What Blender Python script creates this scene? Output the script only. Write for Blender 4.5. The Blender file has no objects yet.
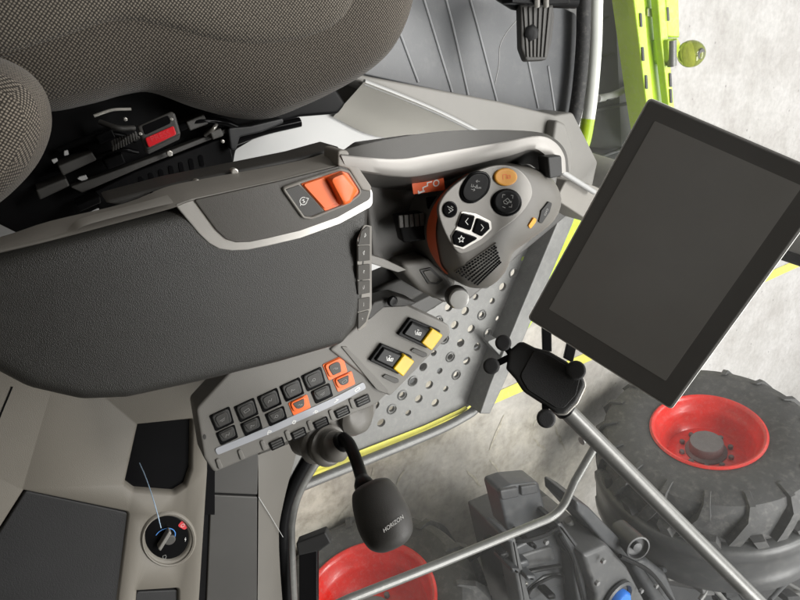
import bpy, bmesh, math, random
from mathutils import Vector as V, Matrix
from mathutils.geometry import delaunay_2d_cdt
random.seed(7)
S = bpy.context.scene
COL = S.collection
PI = math.pi

# ------------------------------------------------------------------ camera
CZ = 2.5                                   # eye height above the hall floor
CPOS = V((0, 0, CZ))
FPX = 600.0
_F = V((1170, -379, 600)).normalized()     # world forward (+Y) seen in camera axes (right, down, depth)
_U = V((388, 247, -600)).normalized()
_F = (_F - _U * _F.dot(_U)).normalized()
_X = _F.cross(_U)
def c2w(c): return V((c.dot(_X), c.dot(_F), c.dot(_U)))
RT, DN, DP = c2w(V((1, 0, 0))), c2w(V((0, 1, 0))), c2w(V((0, 0, 1)))
cam = bpy.data.cameras.new('camera'); camo = bpy.data.objects.new('camera', cam); COL.objects.link(camo)
m3 = Matrix((RT, -DN, -DP)).transposed()
camo.matrix_world = Matrix.Translation(CPOS) @ m3.to_4x4()
cam.sensor_width = 36; cam.lens = 27; cam.clip_start = 0.02; cam.clip_end = 200
S.camera = camo

def ray(px, py): return c2w(V((px - 400, py - 300, FPX)))
def at(px, py, z):                         # point of the horizontal plane z
    r = ray(px, py); return CPOS + r * ((z - CZ) / r.z)
def atd(px, py, d): return CPOS + ray(px, py) * (d / FPX)
Z = V((0, 0, 1))

class Fr:                                  # a plane with two axes; 2D sketches are drawn on it
    def __init__(s, o, u, v):
        s.o = V(o); s.u = V(u).normalized(); v = V(v); s.v = (v - s.u * v.dot(s.u)).normalized(); s.n = s.u.cross(s.v)
    def p(s, a, b, h=0): return s.o + s.u * a + s.v * b + s.n * h
    def px(s, x, y, h=0):
        r = ray(x, y); o = s.o + s.n * h
        t = (o - CPOS).dot(s.n) / r.dot(s.n); q = CPOS + r * t - s.o
        return (q.dot(s.u), q.dot(s.v))
    def pts(s, P, h=0): return [s.px(p[0], p[1], h) for p in P]
def flat(drop): return Fr((0, 0, CZ - drop), (1, 0, 0), (0, 1, 0))
def face(px, py, drop=None, n=None, d=None, u=(0, 1, 0)):   # plane through a point, given normal
    o = at(px, py, CZ - drop) if d is None else atd(px, py, d)
    n = V(n).normalized(); u = V(u); u = (u - n * u.dot(n)).normalized()
    return Fr(o, u, n.cross(u))

# ------------------------------------------------------------------ materials
def nodes(name):
    m = bpy.data.materials.new(name); m.use_nodes = True
    nt = m.node_tree; b = nt.nodes['Principled BSDF']
    return m, nt, b
def lk(nt, a, b): nt.links.new(a, b)
def nd(nt, t, **kw):
    n = nt.nodes.new(t)
    for k, v in kw.items():
        if k.startswith('_'): setattr(n, k[1:], v)
        else: n.inputs[k].default_value = v
    return n
def mat(name, col, rough=0.5, metal=0.0, bump=0.0, bscale=900, var=0.12, vscale=9, spec=0.5, coat=0, dust=0.0, kind='noise'):
    m, nt, b = nodes(name)
    tc = nd(nt, 'ShaderNodeTexCoord')
    n1 = nd(nt, 'ShaderNodeTexNoise', Scale=vscale, Detail=6.0, Roughness=0.65); lk(nt, tc.outputs['Object'], n1.inputs['Vector'])
    rmp = nd(nt, 'ShaderNodeValToRGB')
    c = V(col[:3])
    lo, hi = c * (1 - var), c * (1 + var)
    rmp.color_ramp.elements[0].position = .3; rmp.color_ramp.elements[1].position = .7
    rmp.color_ramp.elements[0].color = (*lo, 1); rmp.color_ramp.elements[1].color = (*hi, 1)
    lk(nt, n1.outputs['Fac'], rmp.inputs['Fac'])
    out = rmp.outputs['Color']
    if dust > 0:
        n3 = nd(nt, 'ShaderNodeTexNoise', Scale=vscale * 6, Detail=8.0, Roughness=0.75); lk(nt, tc.outputs['Object'], n3.inputs['Vector'])
        r3 = nd(nt, 'ShaderNodeMapRange'); r3.inputs['From Min'].default_value = .5; r3.inputs['From Max'].default_value = .75; r3.inputs['To Max'].default_value = dust
        lk(nt, n3.outputs['Fac'], r3.inputs['Value'])
        mx = nd(nt, 'ShaderNodeMix', _data_type='RGBA'); mx.inputs['B'].default_value = (.55, .52, .47, 1)
        lk(nt, r3.outputs[0], mx.inputs['Factor']); lk(nt, out, mx.inputs['A']); out = mx.outputs['Result']
    lk(nt, out, b.inputs['Base Color'])
    b.inputs['Metallic'].default_value = metal
    b.inputs['Specular IOR Level'].default_value = spec
    b.inputs['Coat Weight'].default_value = coat
    rr = nd(nt, 'ShaderNodeMapRange'); rr.inputs['To Min'].default_value = max(0.02, rough - .07); rr.inputs['To Max'].default_value = min(1, rough + (.16 if spec > .7 else .07))
    lk(nt, n1.outputs['Fac'], rr.inputs['Value']); lk(nt, rr.outputs[0], b.inputs['Roughness'])
    if bump > 0:
        if kind == 'grain':
            n2 = nd(nt, 'ShaderNodeTexVoronoi', Scale=bscale); o2 = n2.outputs['Distance']
        else:
            n2 = nd(nt, 'ShaderNodeTexNoise', Scale=bscale, Detail=2.0); o2 = n2.outputs['Fac']
        lk(nt, tc.outputs['Object'], n2.inputs['Vector'])
        bp = nd(nt, 'ShaderNodeBump', Strength=bump, Distance=0.001); lk(nt, o2, bp.inputs['Height']); lk(nt, bp.outputs['Normal'], b.inputs['Normal'])
    return m

def fabric(name, base, dot, pitch=0.0033):
    m, nt, b = nodes(name)
    tc = nd(nt, 'ShaderNodeTexCoord'); geo = nd(nt, 'ShaderNodeNewGeometry')
    sx = nd(nt, 'ShaderNodeSeparateXYZ'); lk(nt, tc.outputs['Object'], sx.inputs[0])
    ab = nd(nt, 'ShaderNodeVectorMath', _operation='ABSOLUTE'); lk(nt, geo.outputs['True Normal'], ab.inputs[0])
    sn = nd(nt, 'ShaderNodeSeparateXYZ'); lk(nt, ab.outputs[0], sn.inputs[0])
    def dots(a, bb):
        cb = nd(nt, 'ShaderNodeCombineXYZ'); lk(nt, a, cb.inputs[0]); lk(nt, bb, cb.inputs[1])
        mp = nd(nt, 'ShaderNodeMapping'); mp.inputs['Scale'].default_value = (1 / pitch, 1 / pitch, 1); mp.inputs['Rotation'].default_value = (0, 0, .78); lk(nt, cb.outputs[0], mp.inputs[0])
        v = nd(nt, 'ShaderNodeTexVoronoi', _voronoi_dimensions='2D', Scale=1.0, Randomness=0.12); lk(nt, mp.outputs[0], v.inputs['Vector'])
        r = nd(nt, 'ShaderNodeMapRange'); r.inputs['From Min'].default_value = .2; r.inputs['From Max'].default_value = .46; r.inputs['To Min'].default_value = 1; r.inputs['To Max'].default_value = 0
        lk(nt, v.outputs['Distance'], r.inputs['Value']); return r.outputs[0]
    dz, dx, dy = dots(sx.outputs[0], sx.outputs[1]), dots(sx.outputs[1], sx.outputs[2]), dots(sx.outputs[0], sx.outputs[2])
    g1 = nd(nt, 'ShaderNodeMath', _operation='GREATER_THAN'); lk(nt, sn.outputs[0], g1.inputs[0]); lk(nt, sn.outputs[1], g1.inputs[1])
    mxs = nd(nt, 'ShaderNodeMath', _operation='MAXIMUM'); lk(nt, sn.outputs[0], mxs.inputs[0]); lk(nt, sn.outputs[1], mxs.inputs[1])
    g2 = nd(nt, 'ShaderNodeMath', _operation='GREATER_THAN'); lk(nt, mxs.outputs[0], g2.inputs[0]); lk(nt, sn.outputs[2], g2.inputs[1])
    a = nd(nt, 'ShaderNodeMix'); lk(nt, g1.outputs[0], a.inputs['Factor']); lk(nt, dy, a.inputs['A']); lk(nt, dx, a.inputs['B'])
    c = nd(nt, 'ShaderNodeMix'); lk(nt, g2.outputs[0], c.inputs['Factor']); lk(nt, dz, c.inputs['A']); lk(nt, a.outputs['Result'], c.inputs['B'])
    n1 = nd(nt, 'ShaderNodeTexNoise', Scale=260.0, Detail=3.0); lk(nt, tc.outputs['Object'], n1.inputs['Vector'])
    ml = nd(nt, 'ShaderNodeMath', _operation='MULTIPLY'); lk(nt, c.outputs['Result'], ml.inputs[0])
    mr = nd(nt, 'ShaderNodeMapRange'); mr.inputs['To Min'].default_value = .45; mr.inputs['To Max'].default_value = 1.15; lk(nt, n1.outputs['Fac'], mr.inputs['Value']); lk(nt, mr.outputs[0], ml.inputs[1])
    mx = nd(nt, 'ShaderNodeMix', _data_type='RGBA'); mx.inputs['A'].default_value = (*base, 1); mx.inputs['B'].default_value = (*dot, 1); lk(nt, ml.outputs[0], mx.inputs['Factor'])
    lk(nt, mx.outputs['Result'], b.inputs['Base Color']); b.inputs['Roughness'].default_value = .85; b.inputs['Specular IOR Level'].default_value = .2
    b.inputs['Sheen Weight'].default_value = .15
    bp = nd(nt, 'ShaderNodeBump', Strength=.4, Distance=.0012); lk(nt, c.outputs['Result'], bp.inputs['Height']); lk(nt, bp.outputs['Normal'], b.inputs['Normal'])
    return m

def concrete():
    m, nt, b = nodes('hall_concrete')
    tc = nd(nt, 'ShaderNodeTexCoord')
    n1 = nd(nt, 'ShaderNodeTexNoise', Scale=.55, Detail=10.0, Roughness=.62); n2 = nd(nt, 'ShaderNodeTexNoise', Scale=3.2, Detail=12.0, Roughness=.72); n3 = nd(nt, 'ShaderNodeTexNoise', Scale=24.0, Detail=10.0, Roughness=.75)
    for n in (n1, n2, n3): lk(nt, tc.outputs['Object'], n.inputs['Vector'])
    r1 = nd(nt, 'ShaderNodeValToRGB'); e = r1.color_ramp.elements
    e[0].position = .34; e[0].color = (.43, .415, .395, 1); e[1].position = .62; e[1].color = (.55, .535, .525, 1); lk(nt, n1.outputs['Fac'], r1.inputs['Fac'])
    r2 = nd(nt, 'ShaderNodeValToRGB'); e = r2.color_ramp.elements
    e[0].position = .36; e[0].color = (.72, .70, .68, 1); e[1].position = .58; e[1].color = (1, 1, 1, 1); lk(nt, n2.outputs['Fac'], r2.inputs['Fac'])
    mx = nd(nt, 'ShaderNodeMix', _data_type='RGBA', _blend_type='MULTIPLY'); mx.inputs['Factor'].default_value = .8
    lk(nt, r1.outputs[0], mx.inputs['A']); lk(nt, r2.outputs[0], mx.inputs['B'])
    # chevron tyre prints in dry dust
    sx = nd(nt, 'ShaderNodeSeparateXYZ'); lk(nt, tc.outputs['Object'], sx.inputs[0])
    r3 = nd(nt, 'ShaderNodeMapRange'); r3.inputs['From Min'].default_value = .3; r3.inputs['From Max'].default_value = .6; r3.inputs['To Min'].default_value = .74; r3.inputs['To Max'].default_value = 1.08; lk(nt, n3.outputs['Fac'], r3.inputs['Value'])
    mz = nd(nt, 'ShaderNodeMix', _data_type='RGBA', _blend_type='MULTIPLY'); mz.inputs['Factor'].default_value = .7
    lk(nt, mx.outputs['Result'], mz.inputs['A']); lk(nt, r3.outputs[0], mz.inputs['B'])
    vs = nd(nt, 'ShaderNodeTexVoronoi', Scale=9.0); lk(nt, tc.outputs['Object'], vs.inputs['Vector'])
    r5 = nd(nt, 'ShaderNodeMapRange'); r5.inputs['From Min'].default_value = .05; r5.inputs['From Max'].default_value = .10; r5.inputs['To Min'].default_value = .45; r5.inputs['To Max'].default_value = 1; lk(nt, vs.outputs['Distance'], r5.inputs['Value'])
    ms_ = nd(nt, 'ShaderNodeMix', _data_type='RGBA', _blend_type='MULTIPLY'); ms_.inputs['Factor'].default_value = .8; lk(nt, mz.outputs['Result'], ms_.inputs['A']); lk(nt, r5.outputs[0], ms_.inputs['B']); mz = ms_
    # dried mud tracked in around the parked tractor
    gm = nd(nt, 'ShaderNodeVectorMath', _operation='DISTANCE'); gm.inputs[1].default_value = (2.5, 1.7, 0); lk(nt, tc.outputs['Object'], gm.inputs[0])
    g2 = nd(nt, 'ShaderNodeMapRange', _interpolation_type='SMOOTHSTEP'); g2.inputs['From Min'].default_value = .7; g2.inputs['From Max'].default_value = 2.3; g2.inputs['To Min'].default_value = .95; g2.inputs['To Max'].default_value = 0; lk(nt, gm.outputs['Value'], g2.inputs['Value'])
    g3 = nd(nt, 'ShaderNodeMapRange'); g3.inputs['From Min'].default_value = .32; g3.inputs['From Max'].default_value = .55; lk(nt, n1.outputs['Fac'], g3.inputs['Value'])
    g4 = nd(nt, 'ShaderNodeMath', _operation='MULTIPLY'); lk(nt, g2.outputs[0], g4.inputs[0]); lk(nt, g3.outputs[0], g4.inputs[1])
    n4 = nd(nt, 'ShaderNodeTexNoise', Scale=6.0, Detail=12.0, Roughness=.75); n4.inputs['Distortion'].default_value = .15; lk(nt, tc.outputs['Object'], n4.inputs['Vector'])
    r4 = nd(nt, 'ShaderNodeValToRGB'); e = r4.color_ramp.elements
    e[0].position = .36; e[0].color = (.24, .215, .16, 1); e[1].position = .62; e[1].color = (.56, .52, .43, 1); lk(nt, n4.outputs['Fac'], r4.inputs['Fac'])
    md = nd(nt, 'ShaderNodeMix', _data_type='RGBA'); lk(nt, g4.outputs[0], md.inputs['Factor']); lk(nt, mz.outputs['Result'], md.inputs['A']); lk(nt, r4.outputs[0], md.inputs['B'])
    lk(nt, md.outputs['Result'], b.inputs['Base Color'])
    rr = nd(nt, 'ShaderNodeMapRange'); rr.inputs['To Min'].default_value = .22; rr.inputs['To Max'].default_value = .62; lk(nt, n2.outputs['Fac'], rr.inputs['Value']); lk(nt, rr.outputs[0], b.inputs['Roughness'])
    bp = nd(nt, 'ShaderNodeBump', Strength=.25, Distance=.01); lk(nt, n2.outputs['Fac'], bp.inputs['Height']); lk(nt, bp.outputs['Normal'], b.inputs['Normal'])
    return m

def glass(name, haze=.07, tint=(.97, .98, .98)):
    m = bpy.data.materials.new(name); m.use_nodes = True; nt = m.node_tree; nt.nodes.clear()
    out = nd(nt, 'ShaderNodeOutputMaterial'); tr = nd(nt, 'ShaderNodeBsdfTransparent'); tr.inputs[0].default_value = (*tint, 1)
    df = nd(nt, 'ShaderNodeBsdfDiffuse'); df.inputs[0].default_value = (.85, .86, .85, 1)
    tl = nd(nt, 'ShaderNodeBsdfTranslucent'); tl.inputs[0].default_value = (.85, .86, .85, 1)
    ad = nd(nt, 'ShaderNodeMixShader'); ad.inputs[0].default_value = .5; lk(nt, df.outputs[0], ad.inputs[1]); lk(nt, tl.outputs[0], ad.inputs[2])
    gl = nd(nt, 'ShaderNodeBsdfGlossy'); gl.inputs['Roughness'].default_value = .03
    tc = nd(nt, 'ShaderNodeTexCoord'); n1 = nd(nt, 'ShaderNodeTexNoise', Scale=5.0, Detail=8.0, Roughness=.7); lk(nt, tc.outputs['Object'], n1.inputs['Vector'])
    mr = nd(nt, 'ShaderNodeMapRange'); mr.inputs['From Min'].default_value = .3; mr.inputs['From Max'].default_value = .7; mr.inputs['To Min'].default_value = haze * .6; mr.inputs['To Max'].default_value = haze * 1.4; lk(nt, n1.outputs['Fac'], mr.inputs['Value'])
    m1 = nd(nt, 'ShaderNodeMixShader'); lk(nt, mr.outputs[0], m1.inputs[0]); lk(nt, tr.outputs[0], m1.inputs[1]); lk(nt, ad.outputs[0], m1.inputs[2])
    lw = nd(nt, 'ShaderNodeLayerWeight', Blend=.12); m2 = nd(nt, 'ShaderNodeMixShader'); lk(nt, lw.outputs['Fresnel'], m2.inputs[0]); lk(nt, m1.outputs[0], m2.inputs[1]); lk(nt, gl.outputs[0], m2.inputs[2])
    lk(nt, m2.outputs[0], out.inputs[0]); return m

M = dict(
    leather=mat('armrest_leather', (.036, .035, .032), .38, bump=.42, bscale=1150, kind='grain', var=.1, vscale=6),
    taupe=mat('taupe_plastic', (.058, .053, .046), .42, bump=.25, bscale=1500, var=.06),
    grip=mat('grip_plastic', (.125, .118, .106), .42, bump=.25, bscale=1500, var=.06),
    taupe2=mat('taupe_plastic_matt', (.24, .225, .203), .5, bump=.25, bscale=1500, var=.06),
    rim=mat('rim_silver', (.29, .278, .262), .42, metal=.25, var=.04, bump=.05, bscale=2500),
    facep=mat('face_silver', (.20, .191, .177), .36, metal=.25, var=.05, bump=.06, bscale=2500),
    trayp=mat('tray_plastic', (.088, .084, .078), .45, bump=.3, bscale=1300, var=.08),
    silver=mat('silver_paint', (.58, .56, .53), .30, metal=.55, var=.05, bump=.06, bscale=2500),
    satin=mat('satin_silver', (.36, .345, .32), .36, metal=.45, var=.05, bump=.06, bscale=2500),
    chrome=mat('chrome', (.9, .9, .88), .25, metal=.35, var=.02),
    dark=mat('dark_plastic', (.042, .040, .037), .5, bump=.3, bscale=1300, var=.1),
    dark2=mat('charcoal_plastic', (.068, .065, .060), .5, bump=.3, bscale=1300, var=.08),
    key=mat('key_plastic', (.026, .0255, .024), .45, bump=.2, bscale=1500, var=.1),
    grey=mat('grey_plastic', (.16, .153, .140), .52, bump=.3, bscale=1300, var=.06),
    grey2=mat('light_grey_plastic', (.205, .197, .182), .52, bump=.3, bscale=1200, var=.05),
    liner=mat('cab_liner', (.18, .165, .140), .55, bump=.3, bscale=900, var=.05, vscale=4),
    pillar=mat('pillar_trim', (.11, .103, .091), .5, bump=.25, bscale=900, var=.06, vscale=4),
    light=mat('light_grey_paint', (.39, .39, .385), .45, var=.05, vscale=4, bump=.08, bscale=500),
    black=mat('black_plastic', (.0065, .0065, .007), .32, spec=.1, bump=.12, bscale=1400, var=.2),
    gloss=mat('gloss_black', (.005, .005, .0055), .14, var=.1, spec=.1),
    matte=mat('matte_black', (.014, .014, .014), .62, bump=.3, bscale=1500, var=.2),
    rubber=mat('black_rubber', (.03, .03, .03), .68, bump=.3, bscale=300, var=.25, vscale=14, dust=.15),
    tyre=mat('tyre_rubber', (.060, .060, .060), .66, bump=.3, bscale=120, var=.22, vscale=4, dust=.16),
    mat_=mat('mat_rubber', (.085, .088, .094), .42, bump=.25, bscale=500, var=.12, vscale=4, dust=.06),
    matrib_lit=mat('mat_rib_lit', (.26, .265, .275), .45, var=.15, vscale=12),  # rib colour lightened to carry the highlights along the ridges
    apron=mat('apron_rubber', (.105, .108, .112), .55, bump=.2, bscale=90, var=.12, vscale=3, dust=.05),
    red=mat('red_wheel_paint', (.80, .034, .024), .36, var=.16, vscale=7, coat=.2, dust=.22),
    redp=mat('red_button', (.66, .012, .02), .35, var=.06),
    orange=mat('orange_plastic', (.86, .155, .028), .38, var=.04),
    orange2=mat('orange_trim', (.68, .12, .04), .45, var=.05),
    amber=mat('amber_button', (.74, .33, .035), .4, var=.05),
    yellow=mat('yellow_plastic', (.88, .56, .01), .36, var=.04),
    ypaint=mat('yellow_line_paint', (.70, .66, .12), .55, var=.12, vscale=8, dust=.35),
    green=mat('green_machine_paint', (.42, .60, .02), .35, var=.10, vscale=9, coat=.2, dust=.25),
    lens=mat('green_lens', (.55, .62, .10), .08, var=.15, vscale=30),
    whitep=mat('white_edge_paint', (.78, .80, .74), .4, var=.04, dust=.1),
    steel=mat('brushed_steel', (.62, .60, .55), .42, metal=.8, var=.03, vscale=3),
    galv=mat('galvanised_plate', (.15, .15, .145), .45, metal=.3, var=.16, vscale=10, dust=.15),
    tube=mat('grey_tube', (.15, .15, .143), .36, metal=.3, var=.1, vscale=12, dust=.15),
    zinc=mat('zinc_bolt', (.6, .58, .54), .3, metal=.8, var=.1),
    hubg=mat('hub_grey', (.15, .15, .15), .5, var=.15, vscale=12, dust=.1),
    chassis=mat('chassis_black', (.022, .023, .025), .42, var=.2, vscale=3, dust=.05),
    chassis2=mat('chassis_grey', (.034, .036, .039), .38, var=.15, vscale=3, dust=.06),
    fender=mat('fender_grey', (.062, .063, .064), .38, var=.12, vscale=3, dust=.08),
    blue=mat('blue_plastic', (.02, .16, .60), .35, var=.06),
    glow=mat('blue_ring', (.10, .30, .75), .3, var=.03),
    white=mat('white_print', (.72, .72, .70), .5, var=.03),
    pale=mat('grey_print', (.27, .27, .26), .5, var=.03),
    strip=mat('label_strip', (.36, .37, .40), .35, var=.04),
    bezel=mat('bezel_glass', (.165, .163, .158), .12, var=.03, spec=.8),  # base colour lifted in place of reflections on the bezel
    screen=mat('screen_glass', (.365, .362, .352), .10, var=.05, vscale=7, spec=.8),  # pale base colour stands in for the bright hall reflected in the glass
    redp2=mat('red_print', (.65, .05, .06), .4, var=.03),
    pad=mat('anti_slip_pad', (.022, .022, .023), .62, bump=.4, bscale=700, var=.1),
    fabric=fabric('seat_fabric', (.030, .0265, .0225), (.25, .22, .18)),
    fabricb=fabric('seat_fabric_bolster', (.034, .029, .024), (.34, .295, .24), .0028),
    fabric_shaded=fabric('seat_fabric_shaded', (.025, .0215, .018), (.19, .165, .135)),  # same weave darkened, shade of the cushion sides put into the colour
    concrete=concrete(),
    glass=glass('window_glass', .055),
    glassf=glass('windscreen_glass', .05),
)

M['lens'].node_tree.nodes['Principled BSDF'].inputs['Transmission Weight'].default_value = .75
# ------------------------------------------------------------------ objects
def tag(o, label=None, cat=None, group=None, kind=None):
    for k, v in (('label', label), ('category', cat), ('group', group), ('kind', kind)):
        if v: o[k] = v
    return o
def thing(name, label, cat, loc=(0, 0, 0), group=None):
    o = bpy.data.objects.new(name, None); o.empty_display_size = .05; COL.objects.link(o); o.location = loc
    return tag(o, label, cat, group)
def org(o):
    p = V((0, 0, 0))
    while o is not None: p = p + V(o.location); o = o.parent
    return p
def obj(name, bm, m, parent=None, sharp=38, smooth=True):
    bmesh.ops.remove_doubles(bm, verts=bm.verts, dist=2e-6); bmesh.ops.dissolve_degenerate(bm, edges=bm.edges, dist=1e-6)
    bm.normal_update()
    o_ = org(parent)
    if o_.length > 0: bmesh.ops.translate(bm, verts=bm.verts, vec=-o_)
    me = bpy.data.meshes.new(name); bm.to_mesh(me); 
    ms = m if isinstance(m, (list, tuple)) else [m]
    for k in ms: me.materials.append(M[k] if isinstance(k, str) else k)
    if smooth:
        for p in me.polygons: p.use_smooth = True
        lim = math.radians(sharp)
        sh = me.attributes.new('sharp_edge', 'BOOLEAN', 'EDGE')
        bm.edges.ensure_lookup_table(); bm.edges.index_update()
        for e in bm.edges:
            if len(e.link_faces) == 2 and e.calc_face_angle(0) > lim: sh.data[e.index].value = True
    bm.free()
    o = bpy.data.objects.new(name, me); COL.objects.link(o)
    if parent is not None: o.parent = parent
    return o

def area2(P): return sum(P[i - 1][0] * P[i][1] - P[i][0] * P[i - 1][1] for i in range(len(P))) / 2
def ccw(P): return list(P) if area2(P) > 0 else list(reversed(P))
def catmull(P, n=6, closed=True):
    P = [V(p) for p in P]; N = len(P); out = []
    rng = range(N) if closed else range(N - 1)
    for i in rng:
        a = P[(i - 1) % N] if closed or i > 0 else P[0] * 2 - P[1]
        b, c = P[i], P[(i + 1) % N]
        d = P[(i + 2) % N] if closed or i + 2 < N else P[-1] * 2 - P[-2]
        for k in range(n):
            t = k / n
            out.append(.5 * (2 * b + (c - a) * t + (2 * a - 5 * b + 4 * c - d) * t * t + (3 * b - a - 3 * c + d) * t ** 3))
    if not closed: out.append(P[-1])
    return out
def rnd(P, r, seg=5):                       # round polygon corners; a point may carry its own radius
    out = []; N = len(P)
    for i in range(N):
        p = V(P[i][:2]); a = V(P[i - 1][:2]); b = V(P[(i + 1) % N][:2]); rr = P[i][2] if len(P[i]) > 2 else r
        da, db = a - p, b - p; la, lb = da.length, db.length
        if rr <= 0 or la < 1e-9 or lb < 1e-9: out.append(p); continue
        da /= la; db /= lb; ang = da.angle(db)
        if ang > 3.1: out.append(p); continue
        t = min(rr / math.tan(ang / 2), la * .48, lb * .48)
        s, e = p + da * t, p + db * t
        for k in range(seg + 1):
            f = k / seg; out.append(s * (1 - f) ** 2 + p * 2 * f * (1 - f) + e * f * f)
    return out
def inset(P, d):
    N = len(P); out = []
    for i in range(N):
        p, a, b = V(P[i]), V(P[i - 1]), V(P[(i + 1) % N])
        e1, e2 = p - a, b - p
        if e1.length < 1e-9: e1 = e2
        if e2.length < 1e-9: e2 = e1
        e1.normalize(); e2.normalize()
        n1, n2 = V((-e1.y, e1.x)), V((-e2.y, e2.x)); n = n1 + n2
        if n.length < 1e-6: n = n1
        n.normalize(); out.append(p + n * (d / max(.45, n.dot(n1))))
    for _ in range(4):                       # arcs tighter than the inset fold over: collapse the folded runs to one corner
        bad = [(V(P[(i + 1) % N]) - V(P[i])).dot(out[(i + 1) % N] - out[i]) <= 0 and (V(P[(i + 1) % N]) - V(P[i])).length > 1e-9 for i in range(N)]
        if not any(bad) or all(bad): break
        s0 = next(i for i in range(N) if not bad[i]); i = s0; stop = s0 + N
        while i < stop:
            if bad[i % N]:
                j = i
                while bad[j % N] and j < stop: j += 1
                a, b = (i - 1), j            # good edges on both sides
                p0, p1, q0, q1 = out[a % N], out[(a + 1) % N], out[b % N], out[(b + 1) % N]
                e, f = p1 - p0, q1 - q0; den = e.x * f.y - e.y * f.x; mid = sum((out[k % N] for k in range(i, j + 1)), V((0, 0))) / (j - i + 1)
                if abs(den) > 1e-12:
                    t = ((q0 - p0).x * f.y - (q0 - p0).y * f.x) / den; x = p0 + e * t
                    if (x - mid).length < abs(d) * 3: mid = x
                for k in range(i, j + 1): out[k % N] = mid.copy()
                i = j
            i += 1
    return out
def loft(bm, rings, cap0=True, cap1=True, closed=True, mi=0):
    R = [[bm.verts.new(p) for p in r] for r in rings]
    n = len(R[0])
    fs = []
    for a, b in zip(R, R[1:]):
        for i in range(n if closed else n - 1):
            j = (i + 1) % n
            try: fs.append(bm.faces.new((a[i], a[j], b[j], b[i])))
            except ValueError: pass
    if cap0 and closed: fs.append(bm.faces.new(list(reversed(R[0]))))
    if cap1 and closed: fs.append(bm.faces.new(R[-1]))
    for f in fs: f.material_index = mi
    return R
def prof(h0, h1, bev, seg=4, bot=0):
    pr = [(0, h0)] if not bot else [(bot, h0), (0, h0 + bot)]
    for k in range(seg + 1):
        a = k / seg * PI / 2; pr.append((bev * (1 - math.cos(a)), h1 - bev + bev * math.sin(a)))
    pr.append((bev * 1.6, h1)); return pr
def solid(bm, F, P2, profile, mi=0):
    P2 = ccw([tuple(p) for p in P2])
    rings = [[F.p(q[0], q[1], h) for q in inset(P2, d)] for d, h in profile]
    return loft(bm, rings, mi=mi)
def slab(F, P, h0, h1, bev=.002, r=4, smooth=False, bm=None, seg=4, mi=0, n=6):
    bm = bm or bmesh.new()
    q = catmull([p[:2] for p in P], n) if smooth else (rnd(P, r) if r > 0 or any(len(p) > 2 for p in P) else P)
    solid(bm, F, F.pts(q, h1), prof(h0, h1, bev, seg), mi); return bm
def box(bm, F, a0, a1, b0, b1, h0, h1, bev=.002, r=0, mi=0, seg=3):
    P = [(a0, b0), (a1, b0), (a1, b1), (a0, b1)]
    if r: P = rnd(P, r, 4)
    solid(bm, F, P, prof(h0, h1, bev, seg), mi); return bm
def tube(pts, rad, seg=14, bm=None, caps=True, mi=0, sm=0):
    bm = bm or bmesh.new()
    pts = [V(p) for p in pts]
    if sm: 
        if isinstance(rad, (list, tuple)):
            q = catmull([(*p, r) if False else p for p in pts], sm, False); k = len(pts) - 1
            rad = [rad[min(int(i / sm), k - 1)] * (1 - (i / sm - min(int(i / sm), k - 1))) + rad[min(int(i / sm), k - 1) + 1] * (i / sm - min(int(i / sm), k - 1)) for i in range(len(q))]
            pts = q
        else: pts = catmull(pts, sm, False)
    N = len(pts); rads = rad if isinstance(rad, (list, tuple)) else [rad] * N
    T = [(pts[min(i + 1, N - 1)] - pts[max(i - 1, 0)]).normalized() for i in range(N)]
    u = T[0].orthogonal().normalized(); rings = []
    for i in range(N):
        u = (u - T[i] * u.dot(T[i])).normalized(); v = T[i].cross(u)
        rings.append([pts[i] + (u * math.cos(2 * PI * k / seg) + v * math.sin(2 * PI * k / seg)) * rads[i] for k in range(seg)])
    loft(bm, rings, caps, caps, mi=mi); return bm
def lathe(o, ax, profile, seg=32, bm=None, mi=0, cap0=True, cap1=True, sq=(1, 1), u=None):
    bm = bm or bmesh.new(); ax = V(ax).normalized(); o = V(o)
    u = (V(u) - ax * V(u).dot(ax)).normalized() if u is not None else ax.orthogonal().normalized()
    v = ax.cross(u)
    rings = [[o + ax * h + (u * math.cos(2 * PI * k / seg) * sq[0] + v * math.sin(2 * PI * k / seg) * sq[1]) * max(r, 1e-5) for k in range(seg)] for r, h in profile]
    loft(bm, rings, cap0, cap1, mi=mi); return bm
def button(r, h, bev): 
    return [(r, 0), (r, h - bev)] + [(r - bev * (1 - math.cos(k / 3 * PI / 2)), h - bev + bev * math.sin(k / 3 * PI / 2)) for k in range(1, 4)] + [(r - bev * 1.7, h)]
def ribbon(F, lines, w, h, bm=None, mi=0):   # printed strokes
    bm = bm or bmesh.new()
    for L in lines:
        for a, b in zip(L, L[1:]):
            a, b = V(a), V(b); d = b - a
            if d.length < 1e-9: continue
            d.normalize(); n = V((-d.y, d.x)) * w / 2; a = a - d * w * .3; b = b + d * w * .3
            f = bm.faces.new([bm.verts.new(F.p(q.x, q.y, h)) for q in (a - n, b - n, b + n, a + n)]); f.material_index = mi
            h += 1.2e-5
    return bm
def poly(F, pts, h, bm=None, mi=0):
    bm = bm or bmesh.new(); f = bm.faces.new([bm.verts.new(F.p(q[0], q[1], h)) for q in ccw(pts)]); f.material_index = mi; return bm
def circ(cx, cy, r, n=16, a0=0, a1=2 * PI): return [(cx + r * math.cos(a0 + (a1 - a0) * k / n), cy + r * math.sin(a0 + (a1 - a0) * k / n)) for k in range(n + 1)]
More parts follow.
